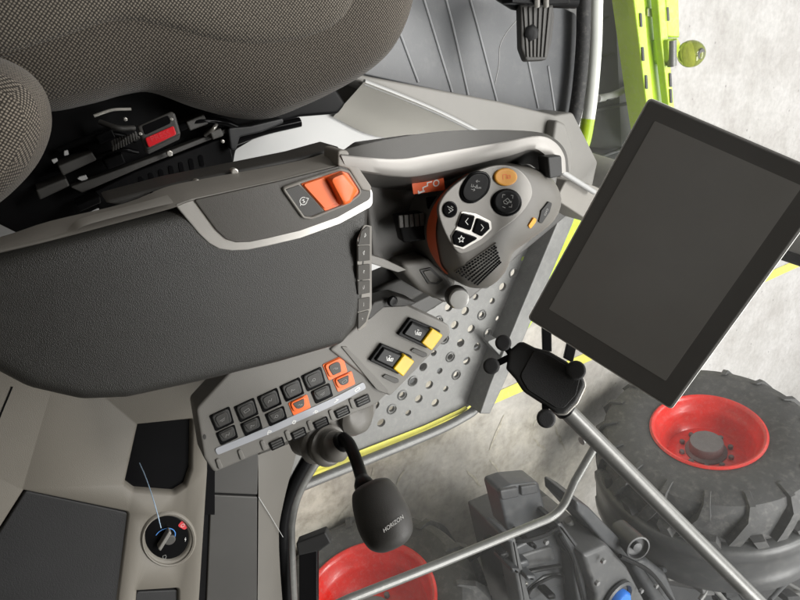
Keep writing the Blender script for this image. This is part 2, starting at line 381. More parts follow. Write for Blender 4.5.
def sheet(lines, thick, bm=None, down=Z, close=False):   # loft polylines (world points) into a skin of real thickness
    bm = bm or bmesh.new(); rows = [[V(p) for p in L] for L in lines]
    n = len(rows[0]); k = len(rows)
    top = [[bm.verts.new(p) for p in L] for L in rows]; bot = [[bm.verts.new(p - down * thick) for p in L] for L in rows]
    for i in range(k - 1):
        for j in range(n - 1):
            bm.faces.new((top[i][j], top[i][j + 1], top[i + 1][j + 1], top[i + 1][j])); bm.faces.new((bot[i][j], bot[i + 1][j], bot[i + 1][j + 1], bot[i][j + 1]))
    edge = [(0, j) for j in range(n)] + [(i, n - 1) for i in range(1, k)] + [(k - 1, j) for j in range(n - 2, -1, -1)] + [(i, 0) for i in range(k - 2, 0, -1)]
    for a, b in zip(edge, edge[1:] + edge[:1]):
        bm.faces.new((top[a[0]][a[1]], bot[a[0]][a[1]], bot[b[0]][b[1]], top[b[0]][b[1]]))
    bmesh.ops.recalc_face_normals(bm, faces=bm.faces); return bm
def line(P, drop, sm=6):                     # image polyline onto a horizontal level (or per-point levels)
    q = catmull([(p[0], p[1], (p[2] if len(p) > 2 else drop)) for p in P], sm, False) if sm else [V((p[0], p[1], (p[2] if len(p) > 2 else drop))) for p in P]
    return [at(p[0], p[1], CZ - p[2]) for p in q]
def text(name, F, s, cx, cy, size, m, parent, rot=0, h=.0003, shear=0, bold=0):
    c = bpy.data.curves.new(name, 'FONT'); c.body = s; c.size = size; c.align_x = 'CENTER'; c.align_y = 'CENTER'; c.shear = shear; c.offset = bold; c.extrude = .0001
    c.materials.append(M[m]); o = bpy.data.objects.new(name, c); COL.objects.link(o); o.parent = parent
    cr, sr = math.cos(rot), math.sin(rot); u = F.u * cr + F.v * sr; v = F.n.cross(u)
    mt = Matrix((u, v, F.n)).transposed().to_4x4(); mt.translation = F.p(cx, cy, h) - org(parent)
    dg = bpy.context.evaluated_depsgraph_get(); me = bpy.data.meshes.new_from_object(o.evaluated_get(dg)); me.transform(mt)
    bpy.data.objects.remove(o); bpy.data.curves.remove(c); me.materials.clear(); me.materials.append(M[m])
    o = bpy.data.objects.new(name, me); COL.objects.link(o); o.parent = parent
    return o
def res_angle(P, c, N):
    P = [V(p) for p in P]; out = []
    for k in range(N):
        a = 2 * PI * k / N; d = V((math.cos(a), math.sin(a))); best = None
        for i in range(len(P)):
            p, q = P[i - 1] - c, P[i] - c; e = q - p; den = d.x * e.y - d.y * e.x
            if abs(den) < 1e-12: continue
            t = (p.x * e.y - p.y * e.x) / den; s = (p.x * d.y - p.y * d.x) / den
            if t > 0 and -1e-6 <= s <= 1 + 1e-6 and (best is None or t > best): best = t
        out.append(c + d * (best or 0))
    return out
#==BODY==
from mathutils.bvhtree import BVHTree
def bvh_of(*objs):
    bm = bmesh.new()
    for o in objs:
        t = o.data.copy(); t.transform(Matrix.Translation(org(o))); bm.from_mesh(t); bpy.data.meshes.remove(t)
    b = BVHTree.FromBMesh(bm); bm.free(); return b
def hit(b, px, py):
    r = ray(px, py).normalized(); q = b.ray_cast(CPOS, r)
    if q[0] is None: return None, None
    n = q[1]; return q[0], (n if n.dot(r) < 0 else -n)
def hitf(b, px, py, u=(0, 1, 0), smooth=None):
    p, n = hit(b, px, py); n = smooth or n; u = V(u); u = u - n * u.dot(n)
    return Fr(p, u, n.cross(u))
def imgu(n, dx=1, dy=0):                     # direction in a plane that reads along (dx,dy) in the picture
    d = RT * dx + DN * dy; return (d - n * d.dot(n)).normalized()
def decal(F, cx, cy, L, s, rot=0):           # sketch in picture-like axes (x right, y down) of size s metres about a plane point
    u = imgu(F.n); a, b = u.dot(F.u), u.dot(F.v); c, sn = math.cos(rot), math.sin(rot); out = []
    for l in L:
        q = []
        for x, y in l:
            X, Y = (x * c - y * sn) * s, (x * sn + y * c) * s; y_ = -Y
            q.append((cx + X * a - y_ * b, cy + X * b + y_ * a))
        out.append(q)
    return out
def holed(F, outer, holes, h1, depth, lip=.0015, bm=None):   # a panel with real openings whose edges roll over
    bm = bm or bmesh.new(); outer = ccw([tuple(p) for p in outer]); holes = [ccw([tuple(p) for p in h]) for h in holes]
    vs = []; es = []
    for L in [outer] + holes:
        k = len(vs); vs += [V(p) for p in L]; es += [(k + i, k + (i + 1) % len(L)) for i in range(len(L))]
    r = delaunay_2d_cdt(vs, es, [], 1, 1e-7); V2, Fc = r[0], r[2]
    def inside(p, L):
        c = False
        for i in range(len(L)):
            a, b = L[i - 1], L[i]
            if (a[1] > p[1]) != (b[1] > p[1]) and p[0] < (b[0] - a[0]) * (p[1] - a[1]) / (b[1] - a[1]) + a[0]: c = not c
        return c
    bv = [bm.verts.new(F.p(v.x, v.y, h1)) for v in V2]
    for f in Fc:
        c = sum((V2[i] for i in f), V((0, 0))) / len(f)
        if not inside(c, outer) or any(inside(c, h) for h in holes): continue
        bm.faces.new([bv[i] for i in f])
    for h in holes:
        rr = [(0, h1), (lip * .3, h1 - lip * .25), (lip * .7, h1 - lip * .7), (lip, h1 - lip * 1.6), (lip, h1 - depth)] if lip else [(0, h1), (0, h1 - depth)]
        loft(bm, [[F.p(q[0], q[1], z) for q in inset(h, d)] for d, z in rr], False, False)
    loft(bm, [[F.p(q[0], q[1], h1) for q in outer], [F.p(q[0], q[1], h1 - depth) for q in outer]], False, False)
    bmesh.ops.remove_doubles(bm, verts=bm.verts, dist=1e-6); bmesh.ops.recalc_face_normals(bm, faces=bm.faces); return bm

# ================================================================== hall floor
bm = bmesh.new(); bmesh.ops.create_grid(bm, x_segments=40, y_segments=40, size=40)
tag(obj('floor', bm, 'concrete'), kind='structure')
a, b = at(400, 440, 0), at(800, 262, 0); d = (b - a).normalized(); a = a - d * 6; b = b + d * 9; n = V((-d.y, d.x, 0))
bm = bmesh.new(); K = 60; rows = []
for k in range(K + 1):
    p = a.lerp(b, k / K); w = .042 * (1 + random.uniform(-.06, .06)); rows.append((p + n * w + Z * .004, p - n * w + Z * .004))
R = [[bm.verts.new(q) for q in r] for r in rows]
for r, s in zip(R, R[1:]): bm.faces.new((r[0], r[1], s[1], s[0]))
bmesh.ops.recalc_face_normals(bm, faces=bm.faces)
tag(obj('floor_line', bm, 'ypaint'), 'worn yellow line painted across the concrete hall floor', 'floor marking')
# dusty prints of tyre lugs on the concrete
t = bmesh.new(); fw = (b - a).normalized(); sd = V((-fw.y, fw.x, 0))
for k in range(16):
    for s in (-1, 1):
        if random.random() < .35: continue
        c = at(440, 452, 0) + fw * ((k - 8) * .19) + sd * (s * .03 + random.uniform(-.03, .03)) - sd * .2; L = []
        ln = random.uniform(.12, .30)
        for j in range(7):
            f = j / 6; w = .008 * (.5 + math.sin(PI * f)) * random.uniform(.5, 1.4); p = c + sd * (s * ln * f) + fw * (.12 * f + random.uniform(-.008, .008)); L.append((p - fw * w + Z * .003, p + fw * w + Z * .003))
        R = [[t.verts.new(q) for q in r] for r in L]
        for r, q in zip(R, R[1:]): t.faces.new((r[0], r[1], q[1], q[0]))
bmesh.ops.recalc_face_normals(t, faces=t.faces)
prints = obj('tyre_prints', t, mat('dry_mud', (.42, .39, .32), .85, var=.3, vscale=30)); tag(prints, 'pale dried mud prints of tyre lugs on the concrete', 'mud prints', kind='stuff')

# ================================================================== seat
seat = thing('driver_seat', 'dark woven fabric driver seat with black metal base beside the armrest', 'seat', (0.0, 0.15, 1.30))
F = flat(.88)
CO = [(-160, 110), (-60, 112), (40, 116), (91, 108), (132, 97), (160, 95), (202, 110), (245, 121), (280, 122), (308, 112), (338, 98), (371, 79), (398, 56), (415, 27), (424, -5), (432, -60), (430, -130), (400, -200), (330, -240), (200, -250), (-160, -250)]
P = ccw(F.pts(catmull(CO, 5)))
pr = [(.07, -.20), (.028, -.16), (.008, -.10), (0, -.055), (.006, -.022), (.02, .004), (.042, .022), (.07, .031), (.10, .034)]
bm = bmesh.new(); loft(bm, [[F.p(q[0], q[1], h) for q in inset(P, d)] for d, h in pr])
bmesh.ops.recalc_face_normals(bm, faces=bm.faces)
cush = obj('cushion', bm, 'fabric_shaded', seat, sharp=70)
CC = [(-160, 60), (-40, 58), (10, 53), (60, 39), (115, 22), (162, 27), (200, 37), (236, 44), (270, 45), (305, 39), (335, 26), (352, 5), (362, -30), (360, -110), (310, -180), (-160, -190)]
F2 = flat(.846); P = ccw(F2.pts(catmull(CC, 5)))
bm = bmesh.new(); loft(bm, [[F2.p(q[0], q[1], h) for q in inset(P, d)] for d, h in [(-.012, -.03), (-.002, -.008), (.003, .002), (.012, .009), (.03, .013), (.05, .0145)]])
obj('centre_panel', bm, 'fabric', seat, sharp=70)
q = catmull(CC, 5); bm = tube([F2.p(*F2.px(x, y), -.004) for x, y in q if -170 < x < 400 and y > -30], .003, 8)
obj('seam', bm, 'fabric_shaded', cush)
F = flat(.70)
BO = [(-120, 48), (-60, 50), (-8, 56), (28, 72), (48, 95), (55, 122), (52, 146), (40, 172), (22, 193), (0, 212), (-30, 232), (-120, 270)]
P = ccw(F.pts(catmull(BO, 5)))
bm = bmesh.new(); loft(bm, [[F.p(q[0], q[1], h) for q in inset(P, d)] for d, h in [(.03, -.26), (.01, -.16), (.0, -.06), (.004, -.02), (.013, .012), (.026, .032), (.042, .042), (.055, .045)]])
obj('backrest', bm, 'fabricb', seat, sharp=70)
# black metal base below the cushion
F = flat(1.02); bm = slab(F, [(-30, 110), (120, 60), (330, 80), (346, 104), (338, 114), (300, 117), (284, 122), (236, 150), (233, 168), (100, 208), (30, 240), (-20, 215)], -.22, 0, .004, 6)
base = obj('seat_base', bm, 'black', seat)
F = flat(.985); bm = slab(F, [(94, 192), (135, 172), (222, 138), (229, 141), (234, 164), (160, 192), (100, 212)], -.03, 0, .002, 3)
mp = obj('mounting_plate', bm, 'black', seat)
bm = bmesh.new()
for k in range(7):
    cx, cy = 141 + k * 10, 183 - k * 3.6
    slab(F, [(cx - 3, cy - 6), (cx + 2, cy - 7), (cx + 4, cy + 5), (cx - 1, cy + 6)], .0005, .0015, .0004, 3, bm=bm)
obj('slots', bm, 'gloss', mp)
F = flat(.97); bm = slab(F, [(70, 187), (150, 158), (228, 128), (228, 133), (150, 164), (82, 193)], -.02, 0, .0015, 1); obj('slide_rail', bm, 'dark', seat)
bm = slab(flat(.96), [(228, 128), (250, 126), (283, 118), (284, 123), (262, 132), (240, 137), (236, 150), (231, 150)], -.03, 0, .002, 3); obj('bracket', bm, 'chassis', seat)
bm = tube(line([(226, 144), (262, 131), (300, 122)], .98), .008, 10); obj('cable', bm, 'gloss', seat)
for (x, y, r) in ((169, 153, 3.2), (141, 186, 2.6), (151, 184, 2.6), (222, 141, 2), (125, 119, 2), (195, 184, 3.4)):
    bm = lathe(at(x, y, CZ - .955), Z, button(r * .0015, .006, .001), 6); obj('bolt', bm, 'zinc', seat)
for Q in ([(79, 177), (86, 175), (88, 179), (82, 181), (77, 179)], [(51, 160), (57, 158), (58, 161), (54, 164)], [(64, 151), (68, 150), (69, 155), (64, 156)]):
    bm = slab(flat(.97), Q, -.004, 0, .0008, 1); obj('clip', bm, 'light', seat)
bm = tube(line([(94, 116), (112, 110), (131, 109)], .97), .0022, 8); obj('lever_rod', bm, 'steel', seat)
for L, r_, m_ in (([(60, 150, 1.0), (85, 140, .98), (110, 134, .97), (136, 140, .975)], .005, 'black'), ([(70, 168, 1.0), (90, 160, .97), (120, 150, .965), (138, 152, .97)], .0035, 'gloss'), ([(180, 128, .96), (200, 121, .955), (222, 122, .96), (236, 127, .97)], .006, 'gloss'), ([(100, 122, .98), (118, 128, .96), (134, 128, .97)], .004, 'dark'), ([(205, 135, .97), (214, 128, .95), (218, 120, .97)], .003, 'zinc')):
    bm = tube(line(L, 0, 5), r_, 10); obj('cable', bm, m_, seat)
for Q, dr, m_ in (([(58, 166), (92, 152), (97, 160), (63, 176)], .96, 'dark'), ([(104, 160), (122, 153), (126, 163), (108, 170)], .955, 'black'), ([(186, 122), (204, 114), (209, 124), (190, 131)], .95, 'dark'), ([(210, 132), (221, 128), (224, 136), (213, 140)], .955, 'dark2'), ([(36, 190), (66, 178), (70, 186), (40, 200)], .97, 'dark'), ([(96, 136), (112, 129), (116, 138), (100, 145)], .955, 'gloss'), ([(76, 206), (100, 196), (101, 203), (80, 212)], .95, 'black')):
    bm = slab(flat(dr), Q, -.05, 0, .002, 1.5); obj('bracket', bm, m_, seat)
bm = bmesh.new(); c_ = [at(112 + 26 * k / 40, 146 - 11 * k / 40, CZ - .96) for k in range(41)]
tube([p + V((.006 * math.cos(k * 1.6), .0, .006 * math.sin(k * 1.6))) for k, p in enumerate(c_)], .0016, 6, bm=bm); obj('spring', bm, 'dark2', seat)
# buckle
F = face(158, 130, .86, (-.35, -.1, 1))
buck = slab(F, [(137, 126), (171, 111), (175, 113), (181, 134), (148, 150), (145, 148)], -.03, .0, .003, 3); buck = obj('belt_buckle', buck, 'dark', seat)
bm = slab(F, [(142, 126), (168, 115), (171, 123), (145, 135)], .0002, .001, .0004, 2); obj('slot', bm, 'gloss', buck)
bm = slab(F, [(145, 138), (173.5, 125.5), (176.5, 134), (148.5, 147.5)], .0003, .004, .0012, 2); rb = obj('release_button', bm, 'redp', buck)
c = F.px(160.5, 136.2, .004); text('lettering', F, 'PRESS', c[0], c[1], .0105, 'redp2', buck, rot=math.atan2(imgu(F.n, .93, -.4).dot(F.v), imgu(F.n, .93, -.4).dot(F.u)), h=.0043)
for x, y in ((140.5, 134), (171.5, 119.5)):
    c = F.px(x, y); bm = lathe(F.p(*c, .0005), F.n, button(.0022, .0015, .0005), 12); obj('rivet', bm, 'zinc', buck)

# ================================================================== armrest
arm = thing('armrest', 'black leather armrest with taupe switch panel and orange rocker', 'armrest', (0.24, 0.12, CZ - .70))
F = flat(.62)
AP = [(-120, 281, 0), (60, 238, 30), (130, 221, 20), (200, 206, 20), (280, 187, 20), (340, 172, 10), (362, 180, 12), (373, 206, 12), (371, 232, 18), (366, 300, 40), (359, 328, 14), (345, 347, 14), (280, 366, 60), (200, 386, 60), (128, 402, 60), (82, 404, 60), (28, 392, 60), (-120, 315, 0)]
bm = bmesh.new(); P = ccw(F.pts(rnd(AP, 10, 8)))
pr = [(.004, -.07), (.0, -.05), (.0, -.016)] + [(.016 * (1 - math.cos(k / 6 * PI / 2)), -.016 + .016 * math.sin(k / 6 * PI / 2)) for k in range(1, 7)] + [(.024, .0004)]
loft(bm, [[F.p(q[0], q[1], h) for q in inset(P, d)] for d, h in pr])
pad = obj('pad', bm, 'leather', arm)
# silver trimmed switch panel
bm = slab(F, [(175, 205, 2), (192, 199, 3), (280, 180, 30), (339, 165, 10), (356, 164, 8), (373, 192, 10), (373, 206, 8), (340, 224), (300, 238.5), (268, 246), (248, 250), (232, 250.8), (219, 249), (209, 243.5), (199, 234)], -.04, .002, .0012, 5)
obj('silver_trim', bm, 'silver', arm)
PN = [(194, 200, 2), (280, 181, 30), (339, 166, 10), (354, 166, 8), (371, 191, 8), (371, 199, 8), (338, 217.5), (300, 231), (268, 238.5), (250, 242.2), (236, 242.5), (226, 239.5), (216, 230)]
bm = slab(F, PN, .001, .0045, .001, 4); panel = obj('switch_panel', bm, 'taupe', arm)
RC = [(281, 188, 4), (300, 181, 10), (341, 168, 7), (350, 171, 5), (364, 193, 8), (349, 205, 14), (312, 220, 8), (303, 219, 5)]
P = ccw(F.pts(rnd(RC, 5), .008)); bm = bmesh.new()
loft(bm, [[F.p(q[0], q[1], h) for q in inset(P, d)] for d, h in [(0, .003), (0, .0065), (.0006, .0078), (.0016, .0084), (.0026, .0080), (.0034, .0066), (.0036, .0050)]])
bez = obj('switch_bezel', bm, 'taupe2', arm)
bm = slab(F, [(285, 190, 2), (299.5, 185, 2), (324, 211, 2), (310, 217, 5), (303, 215, 4)], .0052, .0062, .0005, 2); ip = obj('icon_plate', bm, 'dark', bez)
c = F.px(303.5, 201, .0064); L = [circ(0, 0, 1, 14, .5, 5.6), [(-.3, -.35), (.25, -.35), (0, 0), (.25, .35), (-.3, .35)], [(1, -.4), (1.5, 0), (1, .4)], [(-1, .4), (-1.3, .7)]]
obj('icon', ribbon(F, decal(F, *c, L, .0042, -.35), .0008, .0064), 'white', ip)
bm = slab(F, [(301, 184, 1), (340, 171, 3), (349, 173, 4), (361, 192, 5), (347, 204, 8), (325, 211, 2)], .0052, .0066, .0006, 2); rk = obj('rocker_switch', bm, 'orange', arm)
bm = slab(F, [(303, 184.5), (324, 177.5), (337, 202), (325, 209)], .007, .009, .0007, 2); obj('rocker_face', bm, 'orange', rk)
bm = bmesh.new(); b0 = ccw(F.pts(rnd([(326, 178), (342, 171), (357, 190), (349, 203), (340, 206)], 3), .008)); t0 = ccw(F.pts(rnd([(331, 179), (343, 174), (354.5, 188), (350, 200), (344, 203.5)], 4), .020))
k = len(b0); loft(bm, [[F.p(*b0[i], .0066) for i in range(k)], [F.p(*(V(b0[i]).lerp(V(t0[i]), .15)), .012) for i in range(k)], [F.p(*(V(b0[i]).lerp(V(t0[i]), .55)), .0185) for i in range(k)], [F.p(*t0[i], .0205) for i in range(k)], [F.p(*inset(t0, .002)[i], .021) for i in range(k)]])
obj('lever', bm, 'orange', rk)
# end cap beside the rocker
bm = slab(F, [(338, 150, 4), (347, 150, 5), (372, 187, 5), (371, 192, 3), (362, 190, 3), (349, 169, 6), (338, 166, 3)], -.03, .0068, .002, 3); obj('end_cap', bm, 'taupe2', arm)
# side trim, seen from above along the seat side
up = [(-90, 262), (0, 240), (50, 224), (125, 206), (165, 190), (200, 182), (300, 163), (338, 150)]; lo = [(-90, 274), (0, 253), (50, 241), (125, 221), (173, 208), (200, 199), (300, 178), (340, 167)]
mid = [((a[0] + b[0]) / 2, (a[1] + b[1]) / 2) for a, b in zip(up, lo)]
bm = sheet([line(up, .655, 4), line(mid, .632, 4), line(lo, .617, 4)], .004, down=V((.5, -.1, .8))); obj('side_trim', bm, 'taupe2', arm)
bm = sheet([line([(-90, 266), (0, 249), (62, 233), (80, 221), (125, 209), (168, 197)], .628, 4), line([(-90, 271), (0, 252), (66, 236), (84, 226), (127, 214), (173, 203)], .616, 4)], .003, down=V((.5, -.1, .8))); obj('edge_trim', bm, 'satin', arm)
bm = slab(flat(.665), [(100, 203), (170, 184), (300, 157), (339, 146), (343, 160), (300, 172), (190, 196), (130, 208)], -.05, 0, .003, 3); obj('side_rail', bm, 'dark', arm)
bm = slab(flat(.66), [(150, 193), (200, 181), (236, 174), (228, 180), (180, 190), (150, 199)], .0, .003, .001, 2); obj('side_slot', bm, 'gloss', arm)
for x, y in ((233, 171), (196, 182)):
    bm = lathe(at(x, y, CZ - .665), Z, button(.0042, .008, .001), 12); obj('screw', bm, 'zinc', arm)
# two columns of paired keys on the front edge
ed = (at(360, 326, CZ - .62) - at(370.5, 232, CZ - .62)).normalized(); ou = Z.cross(ed); ou = ou if ou.y > 0 else -ou
FB = face(365.5, 280, .633, ou * .62 + Z * .78, u=ed)
bm = slab(FB, [(365, 224.5, 3), (371.8, 226, 1), (371.8, 308, 10), (366, 326, 6), (358, 332, 2), (358, 240, 8)], -.0015, .0, .0004, 2); kb = obj('key_strip', bm, 'satin', arm)
rows = [[(362, 231), (367.5, 226.5), (370, 227), (370, 244.5), (358.6, 245)], [(358.6, 246), (370, 245.6), (370, 260.4), (358.6, 261.6)], [(358.6, 265.2), (370, 264), (370, 279), (358.6, 280.2)], [(358.6, 281.4), (370, 280.2), (370, 292.8), (358.6, 295)], [(358.6, 299), (370, 297), (369.6, 309), (358.6, 312)], [(358.6, 313.2), (369.3, 310.4), (366, 322), (358.6, 329.5)]]
gl = [[[(-1, 1), (0, -1), (1, 1), (-1, 1)]], [[(-1, -1), (0, 1), (1, -1), (-1, -1)]], [[(-1, 0), (0, -1), (1, 0)], [(0, -1), (0, 1)]], [[(-1, -.8), (-1, .8), (0, .8)], [(.4, -1), (.4, 1)]], [[(0, -1), (0, 1), (-.8, 1)]], [[(-.8, -1), (0, 0), (-.4, 1)]]]
for Q, L in zip(rows, gl):
    bm = slab(FB, Q, .0003, .0016, .0005, .6); kk = obj('key', bm, 'dark2', arm)
    cx = sum(p[0] for p in Q) / len(Q) + .6; cy = sum(p[1] for p in Q) / len(Q); c = FB.px(cx, cy, .0031)
    obj('icon', ribbon(FB, decal(FB, *c, L, .0022), .0006, .0018), 'white', kk)

# ================================================================== front console with its tray
con = thing('control_console', 'grey front console with silver rim holding the drive lever', 'console', (0.28, 0.45, CZ - .80))
F = flat(.705)
bm = slab(F, [(352, 175, 6), (385, 150, 10), (440, 142, 20), (500, 138, 20), (552, 145, 12), (560, 165, 8), (556, 190, 8), (554, 214, 8), (507, 268, 6), (470, 300, 10), (445, 303, 10), (420, 290, 8), (402, 270, 5), (372, 257, 4), (366, 200, 6)], -.09, 0, .004, 5)
body = obj('tray', bm, 'trayp', con)
Lo = [(340, 151), (385, 140), (440, 132), (490, 130), (537, 132), (555, 139), (566, 152), (569, 172)]; Lu = [(341, 155), (395, 159), (432, 154), (500, 142.5), (537, 136), (554, 141.5), (564, 155), (566, 172)]
Ll = [(347, 170), (400, 177), (440, 172), (505, 157), (530, 150), (542, 155), (548, 165), (550, 178)]; Lw = [(352, 184), (402, 190), (445, 186), (503, 171), (526, 164), (536, 168), (540, 174), (542, 182)]
bm = sheet([line(Lo, .64), line(Lo, .618), line(Lu, .612)], .003); obj('ledge', bm, 'dark2', con)
def mixl(A, B, t): return [(a[0] + (b[0] - a[0]) * t, a[1] + (b[1] - a[1]) * t) for a, b in zip(A, B)]
bm = sheet([line(Lu, .6115), line(mixl(Lu, Ll, .08), .6107), line(mixl(Lu, Ll, .5), .6120), line(mixl(Lu, Ll, .88), .6145), line(Ll, .6185)], .003); obj('silver_rim', bm, 'rim', con)
bm = sheet([line(Ll, .6190), line(Lw, .70)], .003); obj('inner_wall', bm, 'trayp', con)
bm = slab(flat(.60), [(548, 157, 2), (562, 155, 3), (563, 176, 4), (550, 179, 2)], -.02, 0, .0025, 2); obj('bumper', bm, 'matte', con)
F = face(428, 186, .655, (.05, -.1, 1))
bm = slab(F, [(411.8, 182.2), (443.8, 177.8), (445.2, 190), (413.4, 194.4)], -.001, 0, .0002, 1.2); st = obj('sticker', bm, 'orange2', con)
c = F.px(428, 186.2); L = [[(-2.2, .75), (-1.2, .75), (-1.2, 0), (-.1, -.15), (-.1, -.75), (.9, -.75)], [(-2.3, .4), (-2.3, .95), (-.9, .8)], circ(1.9, -.2, .62, 14)]
obj('icon', ribbon(F, decal(F, *c, L, .0064, -.13), .0016, .0003), 'white', st)
bm = slab(flat(.66), [(371, 255, .5), (384, 259, 8), (407, 270, .5), (398, 272.5, 3), (371, 263.5, .5)], -.012, 0, .0012, 1); obj('edge_trim', bm, 'grey2', con)
F = flat(.67)
bm = slab(F, [(402, 264, 5), (428, 258, 10), (458, 280, 8), (452, 299, 8), (437, 300, 6), (420, 291, 8), (405, 274, 4)], -.06, 0, .008, 5); obj('lower_shell', bm, 'grey', con)
bm = slab(F, [(419.5, 270, 1), (431, 267.5, 2), (444, 280, 2), (438, 284.5, 3), (428, 284, 2)], .0, .0015, .0006, 1.5); sb = obj('recessed_button', bm, 'dark', con)
bm = slab(F, [(423, 271.5), (430.5, 270), (440.5, 279.8), (436, 282.6), (430, 282)], .0016, .003, .0007, 1.5); obj('button_face', bm, 'grey', sb)
kn = face(459, 299, .635, (-.15, -.35, 1)); ky = face(452, 293, .65, (-.15, -.35, 1))
bm = lathe(kn.o - kn.n * .03, kn.n, [(.012, 0), (.0165, .012), (.0165, .022), (.0155, .0265), (.0145, .027)], 28); kb_ = obj('knob', bm, 'dark2', con)
bm = lathe(kn.o, kn.n, [(.0143, -.003), (.0143, .002), (.0135, .0035), (.011, .004), (.006, .0042)], 28); obj('knob_cap', bm, 'chrome', kb_)
F = face(411, 228, .665, (-.1, -.2, 1))
bm = slab(F, [(397, 216, 2), (423, 212, 2), (428, 240, 4), (403, 243, 4)], -.02, .0, .002, 2); sl = obj('thumb_wheel', bm, 'black', con)
bm = bmesh.new()
for k in range(5):
    x = 398.6 + k * 5.3; slab(F, [(x, 215.6 - k * .55), (x + 4.4, 215.1 - k * .55), (x + 5.2, 227.6 - k * .5), (x + .9, 228.2 - k * .5)], .0002, .003, .0012, 1, bm=bm)
obj('ribs', bm, 'dark2', sl)
bm = slab(F, [(427, 198), (442, 195), (436, 206), (429, 211)], -.004, .0006, .0005, 1.5); obj('lever_slot', bm, 'gloss', con)

bm = slab(flat(.75), [(366, 292, 3), (402, 277, 3), (428, 292, 4), (408, 304, 4), (374, 316, 4)], -.06, 0, .006, 3); obj('lower_cover', bm, 'dark2', con)
# ================================================================== drive lever
lev = thing('drive_lever', 'grey multi-button drive lever with orange side strip and amber top button', 'drive lever', (0.26, 0.49, CZ - .72))
TF = face(487, 205, .606, (-.16, -.16, 1))
zj = lambda x, y: (x / 5.926 + 425, y / 5.926 + 155)
BO = [(427, 240), (428.5, 218), (440, 196), (462, 177), (490, 165), (517, 164), (540, 172), (552, 190), (552.5, 206), (543, 222), (522, 238), (504, 252), (498, 270), (484, 285), (466, 286), (447, 274), (434, 258)]
TO = [zj(*p) for p in [(80, 330), (110, 245), (190, 165), (300, 98), (430, 60), (540, 75), (615, 145), (637, 230), (600, 312), (530, 385), (440, 450), (335, 535), (232, 582), (180, 562), (115, 450)]]
FBs = flat(.655); N = 72
cb = V(FBs.px(488, 222)); B2 = res_angle(FBs.pts(catmull(BO, 6)), cb, N); B3 = [FBs.p(*p) for p in B2]
ct = V(TF.px(486, 207)); T2 = res_angle(TF.pts(catmull(TO, 6)), ct, N); T3 = [TF.p(*p) for p in T2]
# let both outlines start along the same picture direction
def rot_to(F_, c2, ring): 
    u = imgu(F_.n); a = math.atan2(u.dot(F_.v), u.dot(F_.u)); return round(a / (2 * PI) * N)
s1, s2 = rot_to(FBs, cb, B3), rot_to(TF, ct, T3); B3 = B3[s1:] + B3[:s1]; T3 = T3[s2:] + T3[:s2]
rings = [[p - Z * .07 for p in B3]]
for k in range(0, 11):
    a = k / 10 * PI / 2; th, tv = (1 - math.cos(a)), math.sin(a); ring = []
    for p, q in zip(B3, T3):
        w = p.lerp(q, th); w.z = p.z + (q.z - p.z) * tv; ring.append(w)
    rings.append(ring)
bm = bmesh.new(); loft(bm, rings); bmesh.ops.recalc_face_normals(bm, faces=bm.faces)
jb = obj('grip', bm, 'grip', lev, sharp=60); JB = bvh_of(jb)
bm = slab(TF, TO, -.004, .0016, .0012, 0, smooth=True); fp = obj('faceplate', bm, 'facep', lev)
i0, i1 = int(.34 * N), int(.62 * N); lines_ = []
for w0 in (0, .35, .7, 1):
    L_ = []
    for i in range(i0, i1 + 1):
        f = (i - i0) / (i1 - i0); c_ = 1.0 + 4.2 * math.sin(PI * min(1, f * 1.15)) ** .8 * 1.0; kk_ = .8 + w0 * c_
        k0 = min(int(kk_), 10); fr = kk_ - k0; p = rings[k0 + 1][i].lerp(rings[min(k0 + 2, 11)][i], fr)
        o2 = p - FBs.p(*cb); o2.z = 0; L_.append(p + (o2.normalized() + Z * .4) * .0022)
    lines_.append(L_)
bm = sheet(lines_, .002); obj('side_strip', bm, 'orange2', lev)
def ell(cx, cy, rx, ry, rot=0, n=28): return [(cx + rx * math.cos(t) * math.cos(rot) - ry * math.sin(t) * math.sin(rot), cy + rx * math.cos(t) * math.sin(rot) + ry * math.sin(t) * math.cos(rot)) for t in [2 * PI * k / n for k in range(n)]]
OV = [zj(*p) for p in [(318, 95), (368, 105), (392, 150), (372, 225), (300, 283), (240, 280), (212, 235), (225, 175), (268, 115)]]
bm = slab(TF, OV, .001, .0045, .0015, 0, smooth=True); b1 = obj('rocker_button', bm, 'gloss', lev)
bm = slab(TF, [(p[0] * .86 + 475.3 * .14, p[1] * .86 + 187 * .14) for p in OV], .0046, .0062, .0012, 0, smooth=True); obj('button_face', bm, 'black', b1)
c = TF.px(*zj(300, 185), .0065)
obj('icon', ribbon(TF, decal(TF, *c, [[(-.4, -2), (1.3, -2.3)], [(.2, -2.6), (-.4, -2), (.3, -1.6)], [(-1.6, 1.6), (.1, 1.6)], [(-.5, 1.1), (.1, 1.6), (-.5, 2.1)], [(-2, -.4), (-2, .6), (-1.2, .6), (-1.2, -.4)], [(-1, .3), (-.2, .3)], [(-.1, .6), (.5, -.7), (1.1, .6), (-.1, .6)], [(.5, -.2), (.5, .4)], [(1.3, .5), (2.7, .2)], [(1.5, .1), (2.5, -.1)]], .0031, .25), .0006, .0066), 'pale', b1)
def rbtn(cx, cy, rx, ry, m, h, nm='button', bev=.0015):
    bm = slab(TF, ell(cx, cy, rx, ry), .001, h, bev, 0); o = obj(nm, bm, m, lev); return o
b2 = rbtn(506.3, 177, 11.6, 9.0, 'amber', .0055, bev=.002)
